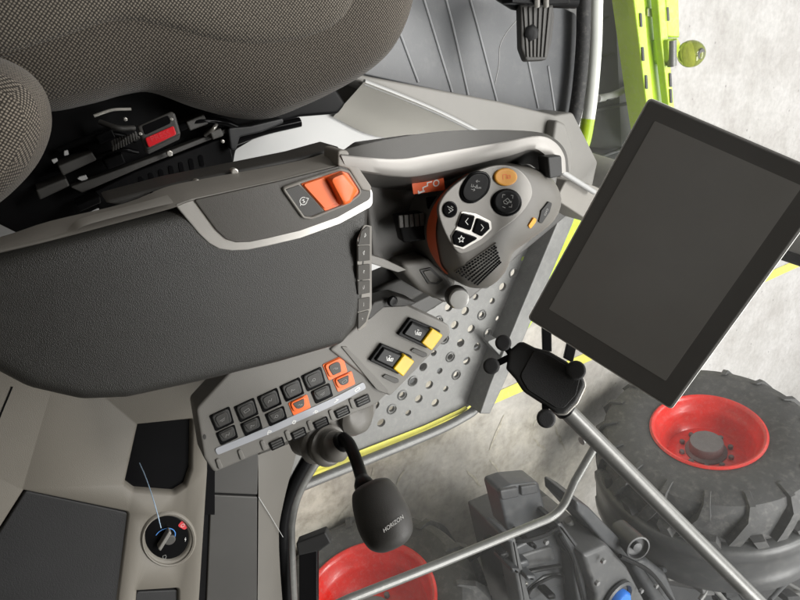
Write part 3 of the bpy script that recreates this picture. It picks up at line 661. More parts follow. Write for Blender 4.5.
c = TF.px(506, 176.6, .0055); obj('icon', ribbon(TF, decal(TF, *c, [[(-1, .7), (-1, -.6), (.2, -.6), (.2, .7)], [(.6, .6), (.6, -.2), (1.4, -.2), (1.4, .6), (.6, .6)]], .0045, -.1), .0008, .0058), 'orange', b2)
b3 = rbtn(507.2, 202.6, 15.2, 14, 'gloss', .0042, 'knob_button'); bm = slab(TF, ell(507.4, 201.6, 13.4, 12.4), .0043, .0075, .0022, 0); obj('button_face', bm, 'black', b3)
c = TF.px(507, 201, .0075)
obj('icon', ribbon(TF, decal(TF, *c, [[(-2, -1), (-2, -2), (-1.1, -2)], [(1.2, -2), (2, -2), (2, -1)], [(2, 1), (2, 1.9), (1, 1.9)], [(-1.4, .2), (0, -.9), (1, -.2), (.2, 1), (-1, .9), (-1.4, .2)], [(-.6, -.1), (.4, .6)], [(1.1, -.1), (1.7, .5)], [(1.7, -.1), (1.1, .5)], [(-1.5, 2), (-.4, 2.3)]], .0039, .1), .0007, .0078), 'pale', b3)
b4 = rbtn(450.7, 209.6, 7.2, 8.4, 'gloss', .0045)
c = TF.px(450.5, 209.6, .0046); obj('icon', ribbon(TF, decal(TF, *c, [[(-1, -1), (.9, .1), (-.6, 1)], [(-.6, -.2), (.1, .5)], [(.2, -1), (.8, -.6)]], .0042), .0008, .0048), 'pale', b4)
SUR = [zj(*p) for p in [(215, 332), (305, 348), (392, 392), (397, 440), (335, 498), (228, 560), (168, 542), (152, 480), (185, 430)]]
bm = slab(TF, SUR, .001, .003, .0008, 3); obj('button_surround', bm, 'silver', lev)
for Q, L in (([(222, 343), (300, 360), (272, 450), (192, 423)], [[(.5, -1), (-.4, 0), (.5, 1)]]), ([(312, 370), (380, 402), (386, 438), (338, 484), (285, 458)], [[(-.5, -1), (.4, 0), (-.5, 1)]]), ([(186, 443), (322, 492), (226, 548), (174, 531), (165, 482)], [[(math.sin(k * PI / 5) * (1.1 if k % 2 == 0 else .5), -math.cos(k * PI / 5) * (1.1 if k % 2 == 0 else .5)) for k in range(11)]])):
    Q = [zj(*p) for p in Q]; bm = slab(TF, Q, .0028, .0055, .0012, 2.2); o = obj('button', bm, 'gloss', lev)
    c = TF.px(sum(p[0] for p in Q) / len(Q), sum(p[1] for p in Q) / len(Q), .0056); obj('icon', ribbon(TF, decal(TF, *c, L, .0042), .0008, .0058), 'white', o)
# buttons on the flank and the speaker-like palm grille, laid on the grip surface
def onbody(P, off, m, nm, parent, thick=.002, r=1.5, bvh=JB):
    cx, cy = sum(p[0] for p in P) / len(P), sum(p[1] for p in P) / len(P); F_ = hitf(bvh, cx, cy)
    return obj(nm, slab(F_, P, -thick, off, min(.001, off * .6), r), m, parent), F_
onbody([(530.5, 229.5), (528.5, 226), (534, 218), (537, 219), (536, 222.5)], .002, 'amber', 'side_button', lev)
o, F_ = onbody([(539, 222), (541.5, 211), (549, 202), (552.5, 203), (550, 212), (542, 224)], .002, 'matte', 'side_rocker', lev)
c = F_.px(546, 212, .002); obj('icon', ribbon(F_, decal(F_, *c, [circ(0, -.9, .7, 8), circ(0, .9, .7, 8)], .003, .5), .0007, .0023), 'pale', o)
GQ = [(450, 271), (497, 239.5), (502, 262), (478, 287)]
def gq(s, t): 
    a, b = V(GQ[0]).lerp(V(GQ[1]), s), V(GQ[3]).lerp(V(GQ[2]), s); return a.lerp(b, t)
GP = [[hit(JB, *gq(i / 12, j / 8)) for j in range(9)] for i in range(13)]
okn = [n for r in GP for p, n in r if p]; NA = sum(okn, V((0, 0, 0))).normalized()
GP = [[(p if p else None) for p, n in r] for r in GP]
for i in range(13):
    for j in range(9):
        if GP[i][j] is None: GP[i][j] = next(GP[i][k] for k in sorted(range(9), key=lambda k: abs(k - j)) if GP[i][k] is not None)
for _ in range(3):
    GP = [[sum((GP[min(max(i + a, 0), 12)][min(max(j + b_, 0), 8)] for a, b_ in ((0, 0), (1, 0), (-1, 0), (0, 1), (0, -1))), V((0, 0, 0))) / 5 for j in range(9)] for i in range(13)]
def gsurf(s, t):
    x, y = min(s * 12, 11.999), min(t * 8, 7.999); i, j = int(x), int(y); fx, fy = x - i, y - j
    return (GP[i][j].lerp(GP[i + 1][j], fx)).lerp(GP[i][j + 1].lerp(GP[i + 1][j + 1], fx), fy)
bm = sheet([[gsurf(i / 24, j / 16) + NA * .0022 for j in range(17)] for i in range(25)], .004, down=NA)
nu = imgu(NA); nv = NA.cross(nu)
for i in range(15):
    for j in range(8):
        s, t_ = (i + .6 + (.5 if j % 2 else 0)) / 16, (j + .75) / 8.5
        p = gsurf(s, t_) + NA * .0028
        f = bm.faces.new([bm.verts.new(p + (nu * math.cos(k * PI / 3 + .3) + nv * math.sin(k * PI / 3 + .3)) * .00205) for k in range(6)]); f.material_index = 1
obj('palm_grille', bm, ['grip', 'gloss'], lev, smooth=False)
# ================================================================== switch panel with keypad
pan = thing('switch_panel', 'grey side panel of dark and orange keys with two yellow-locked rockers', 'switch panel', (0.45, 0.2, CZ - .80))
F = flat(.70)
bm = slab(F, [(196, 409, 8), (232, 370, 4), (300, 336, 10), (336, 326, 6), (346, 347, 3), (389, 392, 5), (377, 404, 4), (214, 473, 5), (204, 458, 6)], -.035, 0, .003, 3); obj('panel_body', bm, 'grey', pan)
PLATE = [(330, 350, 2), (352, 331, 4), (383, 304, 5), (402, 303, 5), (449, 325, 5), (451, 334, 4), (390, 397, 4), (384, 392, 2)]
bm = slab(flat(.696), PLATE, -.035, 0, .003, 3); obj('rocker_plate', bm, 'grey2', pan)
bm = slab(flat(.6955), [(341, 346.5, 1), (347, 347, 1), (389, 391, 2), (386, 394, 2), (377, 390, 1)], -.002, .0015, .001, 1); obj('ridge', bm, 'grey', pan)
bm = slab(flat(.69), [(374, 302, 4), (398, 296, 6), (420, 303, 5), (405, 307, 3), (384, 308, 2), (368, 322, 3), (366, 312, 4)], -.03, 0, .003, 3); obj('dark_trim', bm, 'dark', pan)
F = flat(.70)
e1 = V((.908, -.42)); e2 = V((.33, .944))
def keyq(cx, cy, w, h, off=0, sl=.12): 
    c = V((cx, cy)) + e2 * off
    return [tuple(c - e1 * w / 2 - e2 * h / 2), tuple(c + e1 * w / 2 - e2 * h / 2), tuple(c + e1 * w * (.5 - sl * .35) + e2 * h / 2), tuple(c - e1 * w * (.5 - sl * .35) + e2 * h / 2)]
row1 = [(222.3, 419.3), (246.8, 410.5), (270, 400.5), (292.5, 390), (314, 379.5), (335.5, 368.3)]
row2 = [(227.5, 435.3), (252, 426.3), (276.6, 416.6), (300, 405.3), (322.5, 393.8), (344.5, 381.8)]
ORG = {(0, 5), (1, 3), (1, 5)}
random.seed(3)
glyphs = [[[(-1, 0), (1, 0)], [(-.6, .6), (.6, .6)]], [[(-1, -.5), (1, -.5), (1, .5), (-1, .5), (-1, -.5)]], [[(-1, .4), (-.3, -.4), (.3, .4), (1, -.4)]], [[(-.8, .5), (-.2, -.5), (.3, .3), (.9, .3)]], [circ(0, 0, .6, 8), [(-1.2, 0), (-.6, 0)]], [[(-.9, -.4), (.1, -.4), (-.1, .4), (.9, .4)], [(.4, 0), (.9, .4), (.4, .8)]]]
for r, row in enumerate((row1, row2)):
    w, h = (22.4, 17.2) if r == 0 else (21, 13.6)
    for k, (cx, cy) in enumerate(row):
        org_ = (r, k) in ORG
        bm = slab(F, keyq(cx, cy, w, h), .0002, .0012, .0005, 1.6); key = obj('key', bm, 'orange' if org_ else 'gloss', pan)
        if org_: key['label'] = 'bright orange key with dark centre'
        o1 = -.3 if r == 0 else -.8
        bm = slab(F, keyq(cx, cy, w - 3.4, h - 3.2, o1), .0008, .0036, .0014, 3.5); obj('key_frame', bm, 'orange' if org_ else 'key', key)
        q = keyq(cx, cy, (w - 7) if not org_ else w - 8.5, h - 6.2, o1 + .2 if r else o1 + .6, .5)
        rad = [1, 1, 4.5, 4.5] if r else [4.5, 4.5, 1, 1]
        bm = slab(F, [(p[0], p[1], a) for p, a in zip(q, rad)], .0034, .0046, .0008, 2); obj('key_cap', bm, 'dark' if not org_ else 'dark2', key)
        c = F.px(cx, cy + (-.4 if r else .2), .0048); obj('icon', ribbon(F, decal(F, *c, glyphs[(k + r * 2) % 6], .0036, -.43), .0006, .0049), 'pale', key)
a, b = V((216, 452)), V((365, 385)); n = V((.4, .92))
mid_ = (a + b) / 2 + V((1.2, 1.8))
top_ = [a, V((265, 432)), mid_ , V((336, 400.5)), b]
q = [tuple(p - n * 3.4) for p in catmull(top_, 4, False)] + [tuple(p + n * 3.6) for p in reversed(catmull(top_, 4, False))]
bm = slab(F, q, .0002, .0012, .0004, 2.5); ls = obj('label_strip', bm, 'strip', pan)
for k, (x, y) in enumerate(((269, 432.5), (294, 422.3), (315.5, 412.3), (336.5, 401), (357.5, 389.5))):
    c = F.px(x, y, .0013); obj('icon', ribbon(F, decal(F, *c, [glyphs[(k + 3) % 6][0], [(.2, -.8), (.9, 0)]], .0038, -.43), .0013, .0014), 'white', ls)
# the row of tabs on the lower edge
FT = flat(.704); n2 = V((.36, .933))
tabs = [(217, 466), (240, 456.2), (260, 447.8), (277, 443.2), (299, 433.2), (321.3, 422.6), (342.3, 411.3), (362.6, 400)]
for (x, y) in [(219, 463.5), (241, 454.3), (263.5, 445.2), (288, 435.2), (310.3, 425.3), (332, 414.4), (352.5, 403)]:
    c = V((x, y)); q = [tuple(c - e1 * 2.2 - n2 * 4.5), tuple(c + e1 * 2.2 - n2 * 4.5), tuple(c + e1 * 2.6 + n2 * 6), tuple(c - e1 * 2.6 + n2 * 6)]
    obj('tab_ridge', slab(F, q, -.006, .0022, .0014, 2), 'grey', pan)
for (x, y) in tabs[3:]:
    c = V((x, y + .6)); q = [tuple(c - e1 * 8 - n2 * 4), tuple(c + e1 * 8 - n2 * 4), tuple(c + e1 * 7.4 + n2 * 4.6), tuple(c - e1 * 7.4 + n2 * 4.6)]
    bm = slab(F, q, .0002, .0012, .0004, 1.5); tb = obj('tab', bm, 'gloss', pan)
    bm = bmesh.new()
    for j in range(3):
        d = c + n2 * (j * 2.4 - 2.2); slab(F, [tuple(d - e1 * 6 - n2 * 1), tuple(d + e1 * 6 - n2 * 1), tuple(d + e1 * 6 + n2 * 1), tuple(d - e1 * 6 + n2 * 1)], .0008, .0036 - j * .0006, .0007, .8, bm=bm)
    obj('grip_ribs', bm, 'key', tb)
bm = slab(F, ell(204.7, 437, 1.6, 2.7), -.001, .0005, .0003, 0); obj('screw_hole', bm, 'dark', pan)
# two rockers with yellow locks
FR = flat(.694)
for dx, dy in ((0, 0), (28.3, -26)):
    Q = [(369.5 + dx, 361 + dy), (382 + dx, 344 + dy), (413 + dx, 357 + dy), (398.5 + dx, 374.5 + dy)]
    bm = slab(FR, Q, -.001, .004, .0012, 1.5); rs = obj('rocker_switch', bm, 'black', pan)
    cx, cy = 391 + dx, 359 + dy; m_ = V((cx, cy)); q = [tuple(m_.lerp(V(p), .76)) for p in Q]
    bm = slab(FR, q, .004, .0072, .0022, 2); rf = obj('rocker_face', bm, 'gloss', rs)
    c = FR.px(cx - 1.5, cy - .5, .0075)
    obj('icon', ribbon(FR, decal(FR, *c, [[(-1.6, -.6), (-1.2, .4)], [(-.6, -1.2), (.2, -1.0)], [(-.9, .9), (-.2, -.5), (.5, .9), (-.9, .9)], [(-.3, .2), (.3, .6)], [(.7, -.2), (.7, 1), (1.8, 1), (1.8, -.2), (.7, -.2)], [(1.2, .1), (1.2, .8)]], .0036, .35), .0012, .0076), 'white', rs)
    Yq = [(393.5 + dx, 369 + dy), (404.5 + dx, 354.5 + dy), (415 + dx, 361.5 + dy), (403.5 + dx, 377 + dy)]
    bm = slab(FR, Yq, .003, .0105, .0018, 1.5); lt = obj('lock_tab', bm, 'yellow', rs)
    sq = [(396.5 + dx, 382 + dy), (386 + dx, 381 + dy), (384 + dx, 377 + dy), (393 + dx, 376 + dy)]
    bm = slab(FR, [(382 + dx, 377 + dy), (386 + dx, 374.5 + dy), (399 + dx, 379.5 + dy), (399 + dx, 382.5 + dy), (395 + dx, 383.5 + dy)], -.002, .0008, .0006, 1.5); obj('finger_recess', bm, 'dark2', rs)
c = FR.px(392, 302.5)
bm = lathe(at(392, 301, CZ - .684), Z, button(.008, .004, .002), 20); obj('trim_button', bm, 'gloss', pan)

# ================================================================== hydraulic lever
hl = thing('hydraulic_lever', 'black bent lever with fat knob rising beside the keypad', 'lever', (0.55, 0.2, CZ - .84))
bm = tube([atd(306, 428, .965), atd(312, 434, .955), atd(316, 438, .945), atd(321, 442, .935), atd(324, 443.5, .93), atd(329, 446, .92), atd(332, 446, .914), atd(337, 446, .904), atd(342, 443, .895)], [.036, .040, .033, .037, .030, .032, .024, .024, .014], 28, sm=4); obj('boot', bm, 'grip', hl)
bm = tube([atd(340, 445, .905), atd(342, 442, .895), atd(344, 440, .885)], [.0145, .0155, .011], 20); obj('collar', bm, 'black', hl)
bm = tube([atd(343, 438, .89), atd(349, 444, .875), atd(355, 457, .852), atd(360, 472, .828), atd(364, 486, .80)], [.0095, .0093, .009, .009, .009], 16, sm=6); obj('stem', bm, 'black', hl)
bm = tube([atd(362.5, 480, .81), atd(364, 485, .80), atd(366.5, 490, .79), atd(370, 496, .785)], [.0105, .0135, .0135, .011], 20, sm=3); obj('ferrule', bm, 'black', hl)
A, B = atd(369, 482, .785), atd(395, 549, .752); ax = (B - A); L_ = ax.length
prf = [(.002, .0), (.014, .012), (.0235, .06), (.0275, .14), (.0308, .28), (.0328, .45), (.0335, .58), (.0322, .73), (.0290, .85), (.023, .93), (.014, .985), (.004, 1.0)]
pc = catmull([V((r, h * L_)) for r, h in prf], 3, False)
side = (B - A).cross(ray(386, 515)).normalized()
bm = lathe(A, ax, [(p[0], p[1]) for p in pc], 40, u=side, sq=(1.04, .85)); kb2 = obj('knob', bm, 'dark', hl, sharp=80)
KB = bvh_of(kb2); p, n = hit(KB, 393, 524); F_ = Fr(p, imgu(n, .83, -.56), n.cross(imgu(n, .83, -.56)))
text('lettering', F_, 'HORIZON', 0, 0, .0066, 'white', hl, h=.0012, shear=.25)
# second, empty boot beside it
bt = thing('lever_boot', 'smooth grey folded boot below the right end of the keypad', 'boot', at(360, 418, CZ - .86))
bm = tube([atd(346, 400, .985), atd(352, 407, .975), atd(355, 410, .97), atd(360, 413, .963), atd(363, 414, .96), atd(368, 414, .955)], [.030, .044, .037, .040, .030, .010], 28, sm=4); obj('bellows', bm, 'grip', bt)
bm = tube([atd(336, 418, .965), atd(342, 424, .958), atd(346, 428, .95)], [.02, .030, .008], 24, sm=4); obj('fold', bm, 'grip', bt)

# ================================================================== display terminal
term = thing('display_terminal', 'large dark touchscreen tablet with thin silver edge', 'tablet', atd(664, 255, .75))
F = Fr(atd(649, 97, .667), c2w(V((-.364, .835, .414))), c2w(V((.764, .516, -.387))))
LB, LA = .300, .2035
def rq(b0, b1, a0, a1, r): return rnd([(b0, a0), (b1, a0), (b1, a1), (b0, a1)], r, 6)
bm = bmesh.new(); solid(bm, F, rq(0, LB, 0, LA, .006), [(.02, -.034), (.012, -.033), (.004, -.02), (.0005, -.012), (0, -.008), (0, -.001), (.0006, 0), (.002, 0.0)]); hs = obj('housing', bm, 'chrome', term)
bm = bmesh.new(); solid(bm, F, rq(.0021, LB - .0021, .0021, LA - .0021, .005), [(0, -.001), (0, .0008), (.0008, .0013), (.002, .0013)]); gl_ = obj('glass_front', bm, 'bezel', term)
c0 = F.px(655, 121); c1 = F.px(548, 308); c2_ = F.px(667, 379)
bm = bmesh.new(); solid(bm, F, rq(c0[0], c1[0] , c0[1], c2_[1], .0015), [(0, .001), (0, .0015), (.0006, .00152)]); obj('screen', bm, 'screen', term)
for P in ([(542, 318), (551.5, 322), (552, 352), (543, 350)], [(569, 336), (578, 341), (573, 363), (564, 358)]):
    bm = slab(face(560, 345, d=.84, n=-DP), P, -.006, 0, .001, 1); obj('bracket_arm', bm, 'black', term)

# ================================================================== phone holder
ph = thing('phone_holder', 'black phone cradle with four round clamp pads below the tablet', 'phone holder', atd(548, 383, .83))
F = face(548, 383, d=.80, n=-(ray(548, 383).normalized()) * .8 - DP * .2)
BD = [(508.5, 351, 3), (519, 342, 5), (524, 342, 4), (535, 347.5, 8), (549, 351, 8), (567, 361.5, 10), (582, 375, 6), (585.5, 384, 8), (577, 402, 10), (565, 414, 7), (556, 414, 8), (544, 405, 8), (523, 391.5, 14), (515, 379, 8), (506, 369, 4)]
bm = slab(F, [(p[0] + 1.8, p[1] + 1.5, p[2]) for p in BD], -.016, -.004, .003, 3); obj('silver_edge', bm, 'satin', ph)
bm = slab(F, BD, -.012, 0, .004, 3); obj('cradle', bm, 'matte', ph)
bm = slab(F, [(534, 350, 6), (548, 354, 8), (566, 365, 8), (580, 379, 6), (576, 395, 8), (564, 408, 6), (556, 408, 6), (528, 390, 10), (520, 376, 8)], .0002, .0012, .0008, 3); obj('front_pad', bm, 'pad', ph)
for (x, y, r), (x2, y2) in (((503.3, 343, 8.2), (515, 360)), ((491.5, 366, 8.4), (512, 356)), ((575.5, 370.3, 9.6), (566, 380)), ((546, 418.3, 9.2), (545, 398))):
    p = V(F.px(x, y)); q_ = V(F.px(x2, y2)); d = (p - q_).normalized(); nn = V((-d.y, d.x)) * .0045
    bm = bmesh.new(); solid(bm, F, [tuple(v) for v in (q_ - nn, p - nn, p + nn, q_ + nn)], prof(-.008, -.002, .001)); arm_ = obj('clamp_arm', bm, 'gloss', ph)
    bm = lathe(F.p(p.x, p.y, -.004), F.n, button(r * .80 / 600, .014, .003), 28); obj('clamp_pad', bm, 'pad', ph)

# ================================================================== tubes
pole = thing('support_pole', 'thick grey pole running down from behind the phone cradle', 'pole', atd(560, 405, .84))
bm = tube([atd(556, 400, .845), atd(790, 634, .985)], .0125, 24); obj('tube', bm, 'tube', pole)
bm = tube([atd(557, 401, .842), atd(566, 410, .8475)], .0155, 24); obj('clamp_ring', bm, 'black', pole)
hr = thing('handrail', 'thin bent grey handrail crossing in front of the step', 'handrail', at(520, 530, CZ - 1.0))
q = rnd([(300, 622), (350, 599), (441, 563), (516, 532, 30), (560, 514, 40), (575, 481, 20), (608, 424)], 30, 10)
bm = tube([at(p[0], p[1], CZ - 1.0) for p in q], .0125, 18); obj('tube', bm, 'tube', hr)
mb = thing('mirror_bracket', 'black angular bracket in front of the lower red wheel', 'bracket', atd(312, 560, 1.3))
FM = face(312, 560, d=1.3, n=-DP)
bm = slab(FM, [(299, 546), (317, 539), (317, 660), (299, 660)], -.03, 0, .002, 1); obj('upright', bm, 'black', mb)
bm = slab(FM, [(296, 543), (325, 532), (331, 543), (320, 551), (298, 556)], -.03, .004, .003, 2); obj('cap', bm, 'matte', mb)

# ================================================================== side console
sc_ = thing('side_console', 'beige grey side console with sunken black trays and rotary switch', 'console', (0.62, -0.15, CZ - .98))
F = flat(.88)
h1_ = rnd([(135, 423, 3), (195, 417, 4), (194, 470, 8), (188, 488, 9), (174, 497, 12), (132, 494, 8), (121, 486, 4)], 4, 6)
h2_ = rnd([(22, 488, 3), (131, 511, 5), (112, 660, 3), (-90, 660, 3), (-40, 585, 5)], 4, 6)
h3_ = rnd([(134, 590, 4), (181, 587, 4), (181, 650, 3), (130, 650, 3)], 4, 6)
h4_ = ell(167, 538, 24.5, 24.5, 0, 40)
outer = rnd([(-200, 380, 0), (60, 360, 0), (205, 360, 4), (207, 470, 4), (195, 660, 3), (-200, 660, 0)], 3)
bm = holed(F, F.pts(outer), [F.pts(h) for h in (h1_, h2_, h3_, h4_)], 0, .10, .006); liner = obj('liner', bm, 'liner', sc_, sharp=50)
bm = slab(flat(.893), [(100, 400), (215, 400), (215, 515), (100, 515)], -.01, 0, .001, 0); obj('tray_floor', bm, 'gloss', sc_)
bm = slab(flat(.885), [(25.5, 491, 4), (129, 513, 6), (110, 660), (-90, 660), (-35, 587)], -.02, 0, .002, 3); obj('cover_pad', bm, 'pad', sc_)
bm = slab(flat(.888), [(136, 592, 4), (179, 590, 4), (179, 650), (132, 650)], -.02, 0, .002, 3); obj('small_cover', bm, 'pad', sc_)
F = flat(.884)
bm = slab(F, ell(167.3, 538, 23, 23, 0, 40), -.03, 0, .0015, 0); dial = obj('rotary_switch', bm, 'gloss', sc_)
bm = bmesh.new()
loft(bm, [[F.p(*F.px(x, y), h) for x, y in ell(167.3 + dx, 538 + dy, r, r, 0, 48)] for r, h, dx, dy in ((23.6, -.004, 0, 0), (23.8, .003, 0, 0), (24.6, .0062, .2, -.1), (26, .0072, .5, -.4), (27.2, .006, .6, -.6), (28, .0035, .6, -.6))], False, False)
obj('ring', bm, 'liner', dial)
bm = slab(F, [(160.5, 552), (158, 549), (169, 531), (172, 533.5)], .001, .012, .002, 1.5); obj('key', bm, 'grey2', dial)
bm = slab(F, ell(170, 540.5, 6.2, 4.5, -.5), .0005, .004, .0015, 0); obj('key_barrel', bm, 'dark2', dial)
cc = F.px(165, 535.5, .001)
obj('blue_ring', ribbon(F, decal(F, *cc, [circ(0, .15, 1, 16, -2.5, .9)], .0165), .0013, .0012), 'glow', dial)
bm = slab(F, [(177.5, 526), (182, 520.5), (189, 526.5), (184.5, 530)], .0003, .0008, .0002, 2); rdp = obj('red_mark', bm, 'redp2', dial)
cc = F.px(182.8, 525.4, .001); obj('icon', ribbon(F, decal(F, *cc, [circ(0, 0, 1, 10)], .003), .0007, .0012), 'white', dial)
cc = F.px(185.5, 539.5, .001); obj('icon', ribbon(F, decal(F, *cc, [[(.3, -1.4), (-.4, -.1), (.3, -.2), (-.3, 1.2)]], .003), .0009, .0012), 'white', dial)
cc = F.px(164.5, 557, .001); obj('icon', ribbon(F, decal(F, *cc, [[(-.6, -1), (.6, -1), (.8, .1), (.3, 1), (-.3, 1), (-.8, .1), (-.6, -1)]], .0036), .0007, .0012), 'pale', dial)
streak = tube([atd(139.5, 463, .94), atd(146, 478, .92), atd(152.5, 497, .90), atd(157.5, 514, .895), atd(161, 528, .895)], .0007, 8, sm=5)  # pale blue streak built as a very thin tube
tag(obj('streak', streak, mat('blue_streak', (.45, .62, .82), .3, var=.03)), 'thin pale blue wire from the black tray to the rotary switch', 'streak')
gv = ribbon(flat(.88), [[flat(.88).px(-20, 466), flat(.88).px(2, 411), flat(.88).px(12, 387)]], .0022, .0006); obj('panel_gap', gv, 'black', sc_)

# ================================================================== pillar, frames and glass of the cab
cab = thing('cab_frame', 'dark cab pillar with grey facet and black rubber window seal', 'cab frame', (0.75, 0.15, 1.25))
bm = slab(flat(.905), [(194, 440), (262, 440), (258, 497), (257, 660), (190, 660), (203, 500)], -.35, 0, .003, 1); obj('seal_panel', bm, 'black', cab)
bm = slab(flat(.90), [(214, 440, 1), (259, 440, 1), (257.5, 495, 1), (211, 493, 1)], -.3, 0, .002, 1); obj('upper_trim', bm, 'dark', cab)
bm = slab(flat(.901), [(211, 495, 1), (257.5, 497, 1), (257, 660), (204, 660)], -.3, 0, .002, 1); obj('pillar_panel', bm, 'dark', cab)
lA = [(258, 455, .90), (258.5, 497, .90), (258, 560, .90), (257, 660, .90)]; lB = [(300, 440, .95), (283, 505, .95), (279, 548, .95), (287, 660, .95)]
bm = sheet([line(lA, 0, 4), line(mixl(lA, lB, .5), .92, 4) if False else line([(a[0] * .5 + b[0] * .5, a[1] * .5 + b[1] * .5, .915) for a, b in zip(lA, lB)], 0, 4), line(lB, 0, 4)], .02); obj('facet', bm, 'pillar', cab)
bm = tube(line([(258.5, 497, .8985), (268, 512, .905), (283, 537, .945)], 0, 4), .0006, 6); obj('panel_gap', bm, 'light', cab)
sl_ = [(330, 420, 1.0), (308, 458, 1.0), (292, 488, 1.0), (284, 515, 1.0), (283, 548, 1.0), (290, 670, 1.0)]
bm = tube(line(sl_, 0, 5), .0135, 14); obj('window_seal', bm, 'black', cab)
sl2 = [(340, 425, 1.04), (313, 465, 1.04), (298, 492, 1.04), (291, 517, 1.04), (290, 548, 1.04), (296, 670, 1.04)]
bm = tube(line(sl2, 0, 5), .0125, 14); obj('window_frame', bm, 'tube', cab)
bm = slab(flat(1.2), [(300, 450), (400, 330), (440, 305), (512, 262), (572, 212), (566, 200), (500, 250), (430, 295), (380, 320), (290, 440)], -.4, 0, .006, 3); obj('sill', bm, 'dark', cab)
# front corner pillar
pa = at(592, 170, CZ - 1.2); 
def on_vert(px, py, base, lean):                 # point of the pillar whose line starts at base with a forward lean
    r = ray(px, py); d = (Z + lean).normalized(); w0 = CPOS - base
    aa, bb, cc_ = r.dot(r), r.dot(d), d.dot(d); dd, ee = r.dot(w0), d.dot(w0); s = (aa * ee - bb * dd) / (aa * cc_ - bb * bb); return base + d * s
pb = atd(802, 236, 1.42); dv = (pb - pa).normalized()
side_ = dv.cross(ray(800, 234)).normalized()
bm = tube([pa - dv * .1, pa.lerp(pb, .5), pb, pb + dv * .6], .045, 18); obj('corner_pillar', bm, 'grey2', cab)
bm = tube([p - side_ * .052 for p in (pa + dv * .1, pa.lerp(pb, .5), pb, pb + dv * .6)], .016, 12)
sd0 = side_ if (side_.dot(DN) > 0) else -side_
bm.free(); bm = tube([p + sd0 * .05 for p in (pa + dv * .1, pa.lerp(pb, .5), pb, pb + dv * .6)], .018, 12); obj('pillar_seal', bm, 'black', cab)
# curved windscreen edge
ws = thing('windscreen', 'curved windscreen edge with white strip and black seal beside the floor mat', 'windscreen', at(590, 60, CZ - 1.25))
W1 = [(586, -90), (585, -40), (584, 0), (583, 40), (580, 80), (575, 114), (569, 132)]; W2 = [(602, -90), (598, -40), (596, 0), (595, 45), (592, 88), (588, 120), (582, 146)]
bm = tube(line(W1, 1.20), .018, 12); obj('seal', bm, 'rubber', ws)
bm = tube(line(W2, 1.20), .0175, 14); obj('edge_strip', bm, 'whitep', ws)
bm = tube(line([(588, 119), (584, 141), (579, 152)], 1.198), .0185, 12); obj('strip_end', bm, 'green', ws)
b_ = line([(602, -90), (599, -40), (597, 0), (596, 45), (593, 88), (590, 118), (586, 146)], 1.2, 4); 
bm = bmesh.new(); lv = [0, .35, .7, 1.05, 1.4]
loft(bm, [[p + V((0, .10 * h, h)) for p in b_] for h in lv], False, False, closed=False); obj('pane', bm, 'glassf', ws)
sw = thing('side_window', 'clear side window pane above the perforated step', 'window', at(430, 330, CZ - 1.2))
b_ = line([(586, 150), (576, 212), (512, 268), (444, 316), (390, 372), (302, 468), (286, 520)], 1.2, 4)
b_ = [b_[0].lerp(b_[-1], k / 20) for k in range(21)]
bm = bmesh.new(); loft(bm, [[p + V((.06 * h, .03 * h, h)) for p in b_] for h in lv], False, False, closed=False); obj('pane', bm, 'glass', sw)

# ================================================================== cab floor, mat, sill, pedal
bm = slab(flat(1.25), [(588, -140), (588, 60), (583, 140), (572, 200), (500, 258), (436, 296), (378, 360), (285, 425), (240, 560), (-260, 560), (-260, -140)], -.06, 0, .004, 2)
tag(obj('cab_floor', bm, 'light'), kind='structure')
fm = thing('floor_mat', 'dark ribbed rubber mat on the cab floor under the pedal', 'floor mat', at(480, 50, CZ - 1.25))
FMt = flat(1.238); bm = slab(FMt, [(300, 60), (374, 77), (470, 98), (555, 118, 3), (573, 115, 4), (577, 14, 6), (560, 6, 4), (553, -20), (555, -120), (300, -120)], -.011, 0, .003, 3); matm = obj('mat_sheet', bm, 'mat_', fm)
bm = bmesh.new()
for L in ([(400, -80), (424, 0), (452, 92)], [(418, -80), (446, 0), (468, 95)], [(444, -80), (470, 0), (497, 102)], [(395, 20), (418, 82)], [(528, 60), (538, 108)], [(548, 66), (555, 112)]):
    tube(line(L, 1.2375, 4), .0032, 8, bm=bm)
obj('ribs', bm, 'matrib_lit', fm)
bm = tube(line([(517, 20), (507, 32), (500, 46), (499, 64), (495, 84)], 1.2375, 5), .0009, 6); obj('scuff', bm, 'light', fm)
sill = thing('floor_sill', 'light grey raised sill with bright steel riser behind the console', 'sill', at(450, 110, CZ - 1.25))
T_ = [(364, 82), (400, 96), (440, 113), (478, 132)]; B_ = [(333, 117), (372, 135), (420, 140), (470, 143)]
B_m = mixl(T_, B_, .5)
bm = sheet([line(T_, 1.12), line(B_m, 1.175), line(B_, 1.24)], .006, down=V((-.3, -.5, .6))); obj('riser', bm, 'steel', sill)
bm = tube(line(T_, 1.128), .006, 10); obj('edge', bm, 'light', sill)
bm = slab(flat(1.14), [(340, 70), (372, 77), (430, 88), (500, 101.5), (555, 115, 3), (573, 112, 5), (598, 162, 6), (592, 190), (563, 180), (554, 150), (480, 134), (440, 116), (400, 99), (362, 85)], -.10, 0, .006, 3); obj('sill_top', bm, 'grey2', sill)
bm = slab(flat(1.11), [(556, 119, 6), (566, 124, 5), (575, 152, 8), (572, 178), (560, 182), (553, 140)], -.05, 0, .008, 4); obj('corner_block', bm, 'grey2', sill)
bm = slab(flat(1.0), [(566, 180), (590, 184), (604, 190), (596, 226), (556, 200)], -.1, 0, .004, 3); obj('corner_panel', bm, 'taupe2', sill)
bm = tube(line([(562, 172), (594, 192)], .985, 0), .0065, 12); obj('rod', bm, 'light', sill)
